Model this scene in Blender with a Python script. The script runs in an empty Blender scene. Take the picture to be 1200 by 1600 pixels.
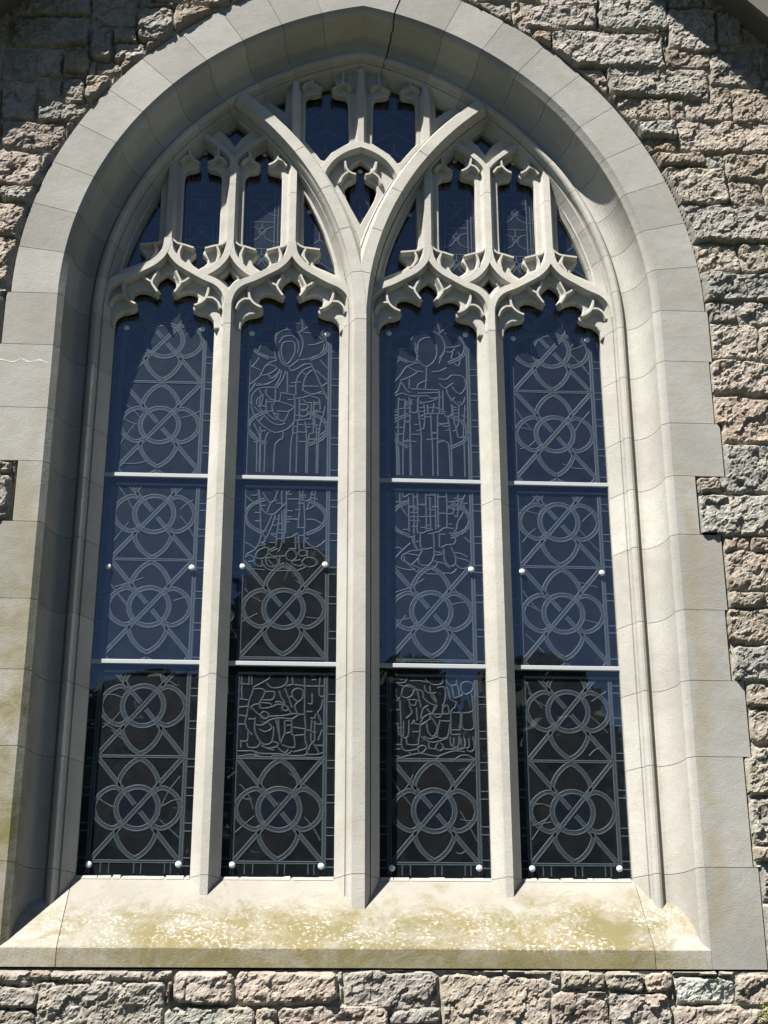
import bpy, bmesh, math, random
import numpy as np
from mathutils import Vector, Matrix
from mathutils.geometry import tessellate_polygon
PI = math.pi
S = bpy.context.scene
C = S.collection

# ------------------------------------------------------------------ camera
cam_d = bpy.data.cameras.new('camera'); cam = bpy.data.objects.new('camera', cam_d); C.objects.link(cam)
S.camera = cam
yaw, pit, rol = 0.0603734, 0.3842819, -0.0019726
F = Vector((math.sin(yaw)*math.cos(pit), math.cos(yaw)*math.cos(pit), math.sin(pit)))
R0 = Vector((math.cos(yaw), -math.sin(yaw), 0)); U0 = R0.cross(F)
RX = R0*math.cos(rol) + U0*math.sin(rol); UX = -R0*math.sin(rol) + U0*math.cos(rol)
mw = Matrix((RX, UX, -F)).transposed().to_4x4(); mw.translation = (-0.28132, -6.61402, -1.00082)
cam.matrix_world = mw
cam_d.sensor_fit = 'HORIZONTAL'; cam_d.sensor_width = 36; cam_d.lens = 72
cam_d.clip_start = 0.05; cam_d.clip_end = 600
S.render.resolution_x = 768; S.render.resolution_y = 1024

# ------------------------------------------------------------------ sky, sun, exposure
SUN = Vector((-0.88, -1.0, 2.12)).normalized()            # towards the sun
w = bpy.data.worlds.new('World'); S.world = w; w.use_nodes = True
nt = w.node_tree; bg = nt.nodes['Background']; sky = nt.nodes.new('ShaderNodeTexSky')
sky.sky_type = 'NISHITA'; sky.sun_disc = False
sky.sun_elevation = math.asin(SUN.z); sky.sun_rotation = math.atan2(SUN.x, SUN.y) % (2*PI)
sky.air_density = 0.42; sky.dust_density = 0.0; sky.ozone_density = 3.2
nt.links.new(sky.outputs[0], bg.inputs[0]); bg.inputs[1].default_value = 0.05
sl = bpy.data.lights.new('sun', 'SUN'); sl.energy = 5.0; sl.angle = math.radians(0.5); sl.color = (1.0, 0.955, 0.88)
so = bpy.data.objects.new('sun', sl); C.objects.link(so)
so.rotation_euler = SUN.to_track_quat('Z', 'Y').to_euler(); so.location = (-6, -8, 14)
S.view_settings.view_transform = 'Standard'; S.view_settings.look = 'None'
S.view_settings.exposure = 1.6; S.view_settings.gamma = 1.0

# ------------------------------------------------------------------ helpers
def link(name, me, parent=None):
    o = bpy.data.objects.new(name, me); C.objects.link(o)
    if parent: o.parent = parent
    return o
def tag(o, label=None, cat=None, group=None, kind=None):
    if label: o['label'] = label
    if cat: o['category'] = cat
    if group: o['group'] = group
    if kind: o['kind'] = kind
    return o
def thing(name, label, cat, loc=(0, 0, 0), group=None):
    o = bpy.data.objects.new(name, None); C.objects.link(o); o.location = loc
    o.empty_display_size = 0.1
    return tag(o, label, cat, group)
class MB:                                                 # mesh builder, world coordinates (x, v forward, z)
    def __init__(s): s.v = []; s.f = []; s.m = []; s.sm = []
    def add(s, vs, fs, m=0, smooth=False):
        b = len(s.v); s.v += vs; s.f += [tuple(i+b for i in f) for f in fs]; s.m += [m]*len(fs); s.sm += [smooth]*len(fs)
    def build(s, name, mats, parent=None):
        me = bpy.data.meshes.new(name)
        off = parent.matrix_world.translation if False else (Vector(parent.location) if parent else Vector((0, 0, 0)))
        if parent and parent.parent: off = off + Vector(parent.parent.location)
        me.from_pydata([(x-off.x, y-off.y, z-off.z) for x, y, z in s.v], [], s.f)
        for m in (mats if isinstance(mats, (list, tuple)) else [mats]): me.materials.append(m)
        me.polygons.foreach_set('material_index', s.m); me.polygons.foreach_set('use_smooth', s.sm)
        bm = bmesh.new(); bm.from_mesh(me); bmesh.ops.recalc_face_normals(bm, faces=bm.faces); bm.to_mesh(me); bm.free()
        me.update()
        return link(name, me, parent)
def sweep(mb, path, prof, m=0, caps=True):
    """path [(x,z)], closed profile [(u,v)] ; u across the path, v towards the viewer"""
    n = len(path); k = len(prof); vs = []
    for i, (x, z) in enumerate(path):
        a = Vector(path[max(i-1, 0)]); b = Vector(path[min(i+1, n-1)]); c = Vector((x, z))
        d1 = (c-a).normalized() if i else (b-c).normalized(); d2 = (b-c).normalized() if i < n-1 else d1
        t = (d1+d2).normalized(); nn = Vector((t.y, -t.x)); sc = 1/max(0.5, t.dot(d1))
        for u, v in prof: vs.append((x+nn.x*u*sc, -v, z+nn.y*u*sc))
    fs = [(i*k+j, i*k+(j+1) % k, (i+1)*k+(j+1) % k, (i+1)*k+j) for i in range(n-1) for j in range(k)]
    if caps: fs += [tuple(range(k)), tuple((n-1)*k+j for j in reversed(range(k)))]
    mb.add(vs, fs, m)
def sym(half):                                            # half profile from back edge to front, mirrored
    return [(u, v) for u, v in half] + [(-u, v) for u, v in reversed(half)]
def box(mb, x0, x1, v0, v1, z0, z1, m=0):
    vs = [(x, -v, z) for x in (x0, x1) for v in (v0, v1) for z in (z0, z1)]
    mb.add(vs, [(0, 1, 3, 2), (4, 6, 7, 5), (0, 4, 5, 1), (2, 3, 7, 6), (0, 2, 6, 4), (1, 5, 7, 3)], m)
def dense(path, step=0.02, smooth=2):
    """resample a polyline through a Catmull-Rom spline"""
    P = [Vector(p) for p in path]
    if smooth and len(P) > 2:
        Q = [2*P[0]-P[1]]+P+[2*P[-1]-P[-2]]; out = []
        for i in range(1, len(Q)-2):
            n = max(2, int((Q[i+1]-Q[i]).length/step))
            for k in range(n):
                t = k/n; a, b, c, d = Q[i-1], Q[i], Q[i+1], Q[i+2]
                out.append(0.5*((2*b)+(c-a)*t+(2*a-5*b+4*c-d)*t*t+(3*b-a-3*c+d)*t**3))
        out.append(P[-1]); return [(p.x, p.y) for p in out]
    return [(p.x, p.y) for p in P]
def plate(mb, outline, holes, v0, v1, bev=0.006, m=0):
    """extruded flat plate with holes, chamfered along its front edges (Blender 2D curve fill)"""
    cu = bpy.data.curves.new('tmp', 'CURVE'); cu.dimensions = '2D'; cu.fill_mode = 'BOTH'
    for L in [outline]+holes:
        sp = cu.splines.new('POLY'); sp.points.add(len(L)-1)
        for p, (x, z) in zip(sp.points, L): p.co = (x, z, 0, 1)
        sp.use_cyclic_u = True
    cu.extrude = (v1-v0)/2-bev; cu.bevel_depth = bev; cu.bevel_resolution = 1; cu.offset = -bev
    o = bpy.data.objects.new('tmp', cu); C.objects.link(o)
    me = o.to_mesh(); vc = (v0+v1)/2
    mb.add([(p.co.x, -(vc+p.co.z), p.co.y) for p in me.vertices], [tuple(p.vertices) for p in me.polygons], m)
    o.to_mesh_clear(); bpy.data.objects.remove(o); bpy.data.curves.remove(cu)
def shift(P, dx, s=1): return [(dx+s*x, z) for x, z in P]
def mirror_closed(half):                                  # half outline (top to bottom, x >= 0) -> closed symmetric
    return half + [(-x, z) for x, z in reversed(half) if abs(x) > 1e-6]

# ------------------------------------------------------------------ materials
def mat(name):
    m = bpy.data.materials.new(name); m.use_nodes = True; n = m.node_tree
    return m, n, n.nodes['Principled BSDF'], n.nodes.new('ShaderNodeTexCoord')
def noise(n, vec, scale, detail=4, rough=0.55, dist=0):
    t = n.nodes.new('ShaderNodeTexNoise'); t.inputs['Scale'].default_value = scale
    t.inputs['Detail'].default_value = detail; t.inputs['Roughness'].default_value = rough; t.inputs['Distortion'].default_value = dist
    n.links.new(vec, t.inputs['Vector']); return t.outputs['Fac']
def ramp(n, fac, stops):
    r = n.nodes.new('ShaderNodeValToRGB'); e = r.color_ramp.elements
    while len(e) < len(stops): e.new(0.5)
    for k, (p, c) in enumerate(stops): e[k].position = p; e[k].color = (*c, 1) if len(c) == 3 else c
    n.links.new(fac, r.inputs[0]); return r.outputs[0]
def rampf(n, fac, lo, hi): return ramp(n, fac, [(lo, (0, 0, 0)), (hi, (1, 1, 1))])
def mixc(n, fac, a, b, mode='MIX'):
    x = n.nodes.new('ShaderNodeMix'); x.data_type = 'RGBA'; x.blend_type = mode
    for sock, val in ((0, fac), (6, a), (7, b)):
        if hasattr(val, 'links') or hasattr(val, 'is_linked'): n.links.new(val, x.inputs[sock])
        elif sock == 0: x.inputs[0].default_value = val
        else: x.inputs[sock].default_value = (*val, 1)
    return x.outputs[2]
def math_(n, op, a, b=None, clamp=False):
    x = n.nodes.new('ShaderNodeMath'); x.operation = op; x.use_clamp = clamp
    for i, val in ((0, a), (1, b)):
        if val is None: continue
        if hasattr(val, 'is_linked'): n.links.new(val, x.inputs[i])
        else: x.inputs[i].default_value = val
    return x.outputs[0]
def bump(n, bs, h, strength, dist, prev=None):
    b = n.nodes.new('ShaderNodeBump'); b.inputs['Strength'].default_value = strength; b.inputs['Distance'].default_value = dist
    n.links.new(h, b.inputs['Height'])
    if prev: n.links.new(prev, b.inputs['Normal'])
    n.links.new(b.outputs[0], bs.inputs['Normal']); return b.outputs[0]
def world_xyz(n):
    g = n.nodes.new('ShaderNodeNewGeometry'); s = n.nodes.new('ShaderNodeSeparateXYZ'); n.links.new(g.outputs['Position'], s.inputs[0])
    return g.outputs['Position'], s.outputs
def band(n, val, lo, a, b, hi):                           # 0 below lo, 1 between a and b, 0 above hi
    m1 = n.nodes.new('ShaderNodeMapRange'); m1.inputs[1].default_value = lo; m1.inputs[2].default_value = a; n.links.new(val, m1.inputs[0])
    m2 = n.nodes.new('ShaderNodeMapRange'); m2.inputs[1].default_value = hi; m2.inputs[2].default_value = b; n.links.new(val, m2.inputs[0])
    return math_(n, 'MULTIPLY', m1.outputs[0], m2.outputs[0])

def limestone(name, base, kind='plain'):
    m, n, bs, tc = mat(name); P, xyz = world_xyz(n)
    oi = n.nodes.new('ShaderNodeObjectInfo')
    big = noise(n, P, 1.7, 5, 0.6); mid = noise(n, P, 9, 6, 0.65); fine = noise(n, P, 160, 3, 0.7)
    c = mixc(n, rampf(n, big, 0.35, 0.68), tuple(k*0.86 for k in base), tuple(min(1, k*1.10) for k in base))
    c = mixc(n, math_(n, 'MULTIPLY', rampf(n, mid, 0.46, 0.74), 0.55), c, (base[0]*0.80, base[1]*0.76, base[2]*0.66))
    hs = n.nodes.new('ShaderNodeHueSaturation'); n.links.new(c, hs.inputs['Color'])
    v = n.nodes.new('ShaderNodeMapRange'); v.inputs[3].default_value = 0.86; v.inputs[4].default_value = 1.09
    n.links.new(oi.outputs['Random'], v.inputs[0]); n.links.new(v.outputs[0], hs.inputs['Value']); c = hs.outputs[0]
    c = mixc(n, math_(n, 'MULTIPLY', rampf(n, fine, 0.50, 0.66), 0.38), c, (base[0]*0.72, base[1]*0.70, base[2]*0.64))
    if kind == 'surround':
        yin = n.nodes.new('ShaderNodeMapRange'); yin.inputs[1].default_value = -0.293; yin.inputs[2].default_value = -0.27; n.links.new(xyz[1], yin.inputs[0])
        pale = math_(n, 'MULTIPLY', yin.outputs[0], band(n, xyz[0], -1.3, -1.2, 9, 10))   # cleaner sheltered moulding, with sunlit brightness painted in everywhere but the left jamb
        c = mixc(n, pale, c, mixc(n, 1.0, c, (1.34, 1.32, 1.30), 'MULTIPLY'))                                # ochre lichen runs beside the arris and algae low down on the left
        ax = math_(n, 'ABSOLUTE', xyz[0]); wob = math_(n, 'MULTIPLY', math_(n, 'SUBTRACT', noise(n, P, 3.2, 4), 0.5), 0.14)
        axw = math_(n, 'ADD', ax, wob)
        run = band(n, axw, 1.425, 1.445, 1.475, 1.53); lowz = band(n, xyz[2], -0.5, -0.2, 1.3, 2.4)
        mk = math_(n, 'MULTIPLY', math_(n, 'MULTIPLY', run, lowz), rampf(n, noise(n, P, 7, 5, 0.7), 0.36, 0.60))
        c = mixc(n, math_(n, 'MULTIPLY', mk, 0.5), c, (0.19, 0.155, 0.07))
        lx = band(n, xyz[0], -9, -8, -1.40, -1.36); lz = band(n, xyz[2], -3, -2.5, 0.5, 1.9)
        al = math_(n, 'MULTIPLY', math_(n, 'MULTIPLY', lx, lz), rampf(n, noise(n, P, 6, 6, 0.75, 0.4), 0.34, 0.62))
        c = mixc(n, math_(n, 'MULTIPLY', al, 0.9), c, (0.115, 0.102, 0.036))
        st = math_(n, 'MULTIPLY', band(n, math_(n, 'ADD', ax, wob), 1.40, 1.5, 1.6, 1.8), rampf(n, noise(n, P, 2.6, 5, 0.6), 0.5, 0.74))
        c = mixc(n, math_(n, 'MULTIPLY', st, 0.35), c, (0.22, 0.19, 0.135))
    if kind == 'sill':
        dz = band(n, xyz[2], -0.60, -0.40, -0.19, -0.02)
        dx = band(n, xyz[0], -1.5, -0.5, 1.1, 1.6)
        blot = noise(n, P, 4.2, 10, 0.78, 0.5); mk = math_(n, 'ADD', math_(n, 'MULTIPLY', blot, 1.55), math_(n, 'MULTIPLY', math_(n, 'MULTIPLY', dz, math_(n, 'ADD', math_(n, 'MULTIPLY', dx, 0.65), 0.35)), 0.34))
        mk = math_(n, 'SUBTRACT', mk, 0.5); soft = rampf(n, mk, 0.40, 0.68)
        hue = mixc(n, rampf(n, noise(n, P, 3, 4), 0.38, 0.64), (0.098, 0.084, 0.022), (0.140, 0.104, 0.034))
        c = mixc(n, math_(n, 'MULTIPLY', soft, 0.80), c, hue)
        speck = rampf(n, noise(n, P, 60, 4, 0.6), 0.53, 0.58)
        wz = band(n, xyz[2], -0.34, -0.31, -0.22, -0.08); patch = rampf(n, noise(n, P, 5.3, 6, 0.7), 0.44, 0.60)
        c = mixc(n, math_(n, 'MULTIPLY', math_(n, 'MULTIPLY', speck, patch), math_(n, 'MULTIPLY', wz, 0.85)), c, (0.37, 0.355, 0.30))
        drip = rampf(n, noise(n, P, 14, 5, 0.7), 0.42, 0.66)
        lip = band(n, xyz[2], -0.45, -0.40, -0.335, -0.32)
        c = mixc(n, math_(n, 'MULTIPLY', math_(n, 'MULTIPLY', lip, drip), 0.5), c, (0.17, 0.16, 0.075))
    n.links.new(c, bs.inputs['Base Color']); bs.inputs['Roughness'].default_value = 0.9; bs.inputs['Specular IOR Level'].default_value = 0.25
    b = bump(n, bs, mid, 0.5, 0.008); bump(n, bs, fine, 0.8, 0.0022, b)
    return m
BASE = (0.252, 0.248, 0.232)
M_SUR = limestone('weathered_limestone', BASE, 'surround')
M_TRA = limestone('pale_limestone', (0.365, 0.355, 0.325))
M_SILL = limestone('lichen_limestone', (0.262, 0.250, 0.220), 'sill')
def plain(name, col, rough=0.9, metal=0, spec=0.3, nscale=None, amp=0.3):
    m, n, bs, tc = mat(name); P, xyz = world_xyz(n)
    f = noise(n, P, nscale or 30, 5, 0.6)
    c = mixc(n, f, tuple(k*(1-amp) for k in col), tuple(k*(1+amp) for k in col))
    n.links.new(c, bs.inputs['Base Color']); bs.inputs['Roughness'].default_value = rough; bs.inputs['Metallic'].default_value = metal
    bs.inputs['Specular IOR Level'].default_value = spec
    return m
M_JOINT = plain('joint_mortar', (0.135, 0.125, 0.105), amp=0.35)
M_PUTTY = plain('white_putty', (0.27, 0.265, 0.245), nscale=60, amp=0.15)
M_BAR = plain('pale_painted_metal', (0.29, 0.31, 0.33), 0.5, 0.0, 0.5, 40, 0.06)
M_BUTTON = plain('white_plastic', (0.44, 0.455, 0.475), 0.5, 0, 0.5, 40, 0.04)
M_LEAD = plain('lead', (0.072, 0.077, 0.080), 0.6, 0.0, 0.5, 45, 0.3)
M_LEADF = plain('lead_flat', (0.040, 0.043, 0.046), 0.7, 0, 0.4, 45, 0.3)
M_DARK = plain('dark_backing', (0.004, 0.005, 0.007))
M_FASCIA = plain('weathered_timber', (0.085, 0.08, 0.068), 0.8, nscale=12)
M_SLATE = plain('slate', (0.07, 0.075, 0.085), 0.7, nscale=9)

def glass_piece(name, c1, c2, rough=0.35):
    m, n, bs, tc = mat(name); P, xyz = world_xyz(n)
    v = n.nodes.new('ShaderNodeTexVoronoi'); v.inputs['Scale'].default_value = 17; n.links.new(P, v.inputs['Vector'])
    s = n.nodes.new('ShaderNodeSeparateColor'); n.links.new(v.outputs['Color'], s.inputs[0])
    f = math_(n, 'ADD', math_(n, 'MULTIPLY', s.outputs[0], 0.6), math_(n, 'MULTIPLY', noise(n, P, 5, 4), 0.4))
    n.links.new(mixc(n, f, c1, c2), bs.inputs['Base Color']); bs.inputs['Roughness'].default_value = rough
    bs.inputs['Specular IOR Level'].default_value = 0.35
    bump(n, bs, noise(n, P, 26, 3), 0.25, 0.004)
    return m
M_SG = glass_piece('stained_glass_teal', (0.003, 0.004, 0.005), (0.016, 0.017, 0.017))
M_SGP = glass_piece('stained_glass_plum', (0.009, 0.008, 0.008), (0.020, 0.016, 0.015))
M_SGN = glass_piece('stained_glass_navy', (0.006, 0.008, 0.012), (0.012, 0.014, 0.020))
def clear_glass():
    m = bpy.data.materials.new('protective_glass'); m.use_nodes = True; n = m.node_tree
    n.nodes.remove(n.nodes['Principled BSDF']); out = n.nodes['Material Output']
    tr = n.nodes.new('ShaderNodeBsdfTransparent'); tr.inputs[0].default_value = (0.86, 0.90, 0.93, 1)
    gl = n.nodes.new('ShaderNodeBsdfGlossy'); gl.inputs['Roughness'].default_value = 0.012; gl.inputs[0].default_value = (1, 1, 1, 1)
    mx = n.nodes.new('ShaderNodeMixShader')
    P, xyz = world_xyz(n); b = n.nodes.new('ShaderNodeBump'); b.inputs['Strength'].default_value = 0.12; b.inputs['Distance'].default_value = 0.012
    n.links.new(noise(n, P, 2.6, 2), b.inputs['Height'])
    n.links.new(b.outputs[0], gl.inputs['Normal'])
    ge = n.nodes.new('ShaderNodeNewGeometry'); dt = n.nodes.new('ShaderNodeVectorMath'); dt.operation = 'DOT_PRODUCT'   # Schlick, same from both sides
    n.links.new(ge.outputs['Incoming'], dt.inputs[0]); n.links.new(ge.outputs['True Normal'], dt.inputs[1])
    one = math_(n, 'SUBTRACT', 1.0, math_(n, 'ABSOLUTE', dt.outputs['Value']))
    fac = math_(n, 'ADD', 0.052, math_(n, 'MULTIPLY', math_(n, 'POWER', one, 5.0), 0.957))
    n.links.new(fac, mx.inputs[0]); n.links.new(tr.outputs[0], mx.inputs[1]); n.links.new(gl.outputs[0], mx.inputs[2])
    n.links.new(mx.outputs[0], out.inputs['Surface'])
    return m
M_GLASS = clear_glass()

# ------------------------------------------------------------------ key dimensions (metres; glass plane y = 0, wall face y = -0.3)
W, MC, MS = 0.48, 0.193, 0.1272                           # light width, centre mullion, side mullion
ULC = MC/2+W+MS/2                                         # centre line of a side mullion
CEN = [-(MC/2+MS+1.5*W), -(MC/2+W/2), MC/2+W/2, MC/2+MS+1.5*W]
ZS = 2.62; CX = 0.35; XG = MC/2+2*W+MS                    # springing, arc centre offset, glass edge
Z3, Z2 = 0.943, 1.846                                     # glazing bar heights
BACK = -0.12
STONES = "0.764,0.903,4.265,4.400,t 0.835,1.201,4.241,4.388,g 1.213,1.566,4.258,4.481,n 0.866,0.962,4.107,4.224,o 0.966,1.535,4.011,4.228,g 1.564,1.826,4.143,4.401,g 1.550,1.770,4.021,4.134,t 1.772,2.038,3.929,4.129,g 1.758,1.867,3.815,3.918,t 1.871,2.214,3.700,3.916,t 1.058,1.225,3.833,3.998,p 1.238,1.751,3.837,4.014,g 1.281,1.548,3.701,3.826,t 1.554,1.620,3.705,3.825,t 1.629,1.858,3.707,3.820,p 1.335,1.572,3.603,3.695,n 1.404,1.562,3.517,3.597,o 1.575,2.195,3.525,3.706,p 1.443,1.694,3.430,3.509,t 1.703,1.790,3.429,3.501,n 1.796,2.175,3.356,3.511,t 1.483,1.790,3.209,3.418,y 1.792,1.978,3.204,3.341,p 1.991,2.191,3.211,3.349,t 1.537,2.141,2.998,3.206,g 1.579,1.821,2.833,2.979,p 1.827,2.120,2.835,2.989,y 1.610,2.103,2.673,2.824,n 1.633,1.778,2.564,2.658,g 1.787,2.088,2.557,2.665,g 1.636,1.870,2.367,2.555,p 1.878,2.072,2.367,2.549,y 1.636,2.053,2.189,2.357,p 1.632,2.030,1.934,2.170,t 1.647,2.004,1.691,1.921,n 1.522,1.637,1.686,1.755,p 1.517,1.980,1.478,1.677,n 1.619,1.735,1.410,1.471,o 1.743,1.965,1.407,1.469,t 1.625,1.951,1.219,1.403,p 1.622,1.937,1.141,1.210,y 1.605,1.924,0.971,1.129,t 1.619,1.906,0.807,0.960,n 1.662,1.892,0.697,0.793,p 1.661,1.877,0.529,0.685,p 1.631,1.856,0.308,0.512,y 1.636,1.834,0.103,0.297,g 1.632,1.820,0.038,0.092,t 1.634,1.808,-0.130,0.027,n 1.641,1.786,-0.382,-0.143,g -1.550,-1.284,-0.466,-0.404,p -1.280,-1.201,-0.442,-0.403,t -1.542,-1.256,-0.549,-0.471,g -1.529,-1.257,-0.725,-0.554,y -1.198,-1.033,-0.441,-0.403,p -1.028,-0.739,-0.438,-0.402,g -1.258,-0.758,-0.636,-0.446,g -0.724,-0.502,-0.528,-0.408,p -0.487,-0.098,-0.532,-0.405,p -0.748,-0.412,-0.724,-0.538,n -0.407,-0.333,-0.724,-0.545,y -0.328,0.111,-0.724,-0.541,p -0.063,0.314,-0.550,-0.410,g 0.118,0.317,-0.605,-0.548,n 0.118,0.316,-0.723,-0.612,p 0.327,0.745,-0.723,-0.421,p 0.799,0.969,-0.476,-0.410,y 0.979,1.139,-0.478,-0.404,g 1.146,1.247,-0.480,-0.409,t 0.759,0.980,-0.723,-0.483,p 0.985,1.230,-0.723,-0.487,g 1.257,1.495,-0.530,-0.430,w 1.504,1.764,-0.525,-0.420,p 1.246,1.747,-0.722,-0.540,p -1.367,-1.246,3.704,3.846,t -1.479,-1.373,3.692,3.833,g -1.316,-1.203,3.856,3.937,g -1.200,-1.146,3.848,3.945,t -1.592,-1.339,3.577,3.686,g -1.752,-1.452,3.408,3.563,p -1.443,-1.369,3.416,3.571,g -1.922,-1.541,3.199,3.391,p -1.538,-1.483,3.279,3.389,n -1.727,-1.541,3.109,3.191,g -1.893,-1.583,2.914,3.094,p -1.871,-1.613,2.672,2.903,p -1.847,-1.655,2.423,2.658,g -1.820,-1.634,2.136,2.413,g -1.766,-1.554,1.703,1.758,t -1.752,-1.545,1.490,1.693,g -0.953,-0.770,4.137,4.296,t -1.127,-0.958,4.065,4.267,g -1.237,-1.092,3.945,4.051,g -1.087,-1.011,3.970,4.064,t -1.069,-0.674,4.308,4.500,p -0.668,-0.453,4.332,4.516,y -1.781,-1.384,4.206,4.334,g -1.751,-1.379,4.017,4.194,g -1.375,-1.139,4.158,4.350,y -1.361,-1.254,3.951,4.143,g -1.780,-1.615,3.794,3.998,g -1.610,-1.497,3.839,4.005,p -1.981,-1.785,3.779,3.990,n -1.760,-1.609,3.575,3.783,g -1.959,-1.769,3.568,3.767,t -1.785,-1.079,4.354,4.512,g -2.011,-1.781,4.002,4.366,p"
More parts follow.
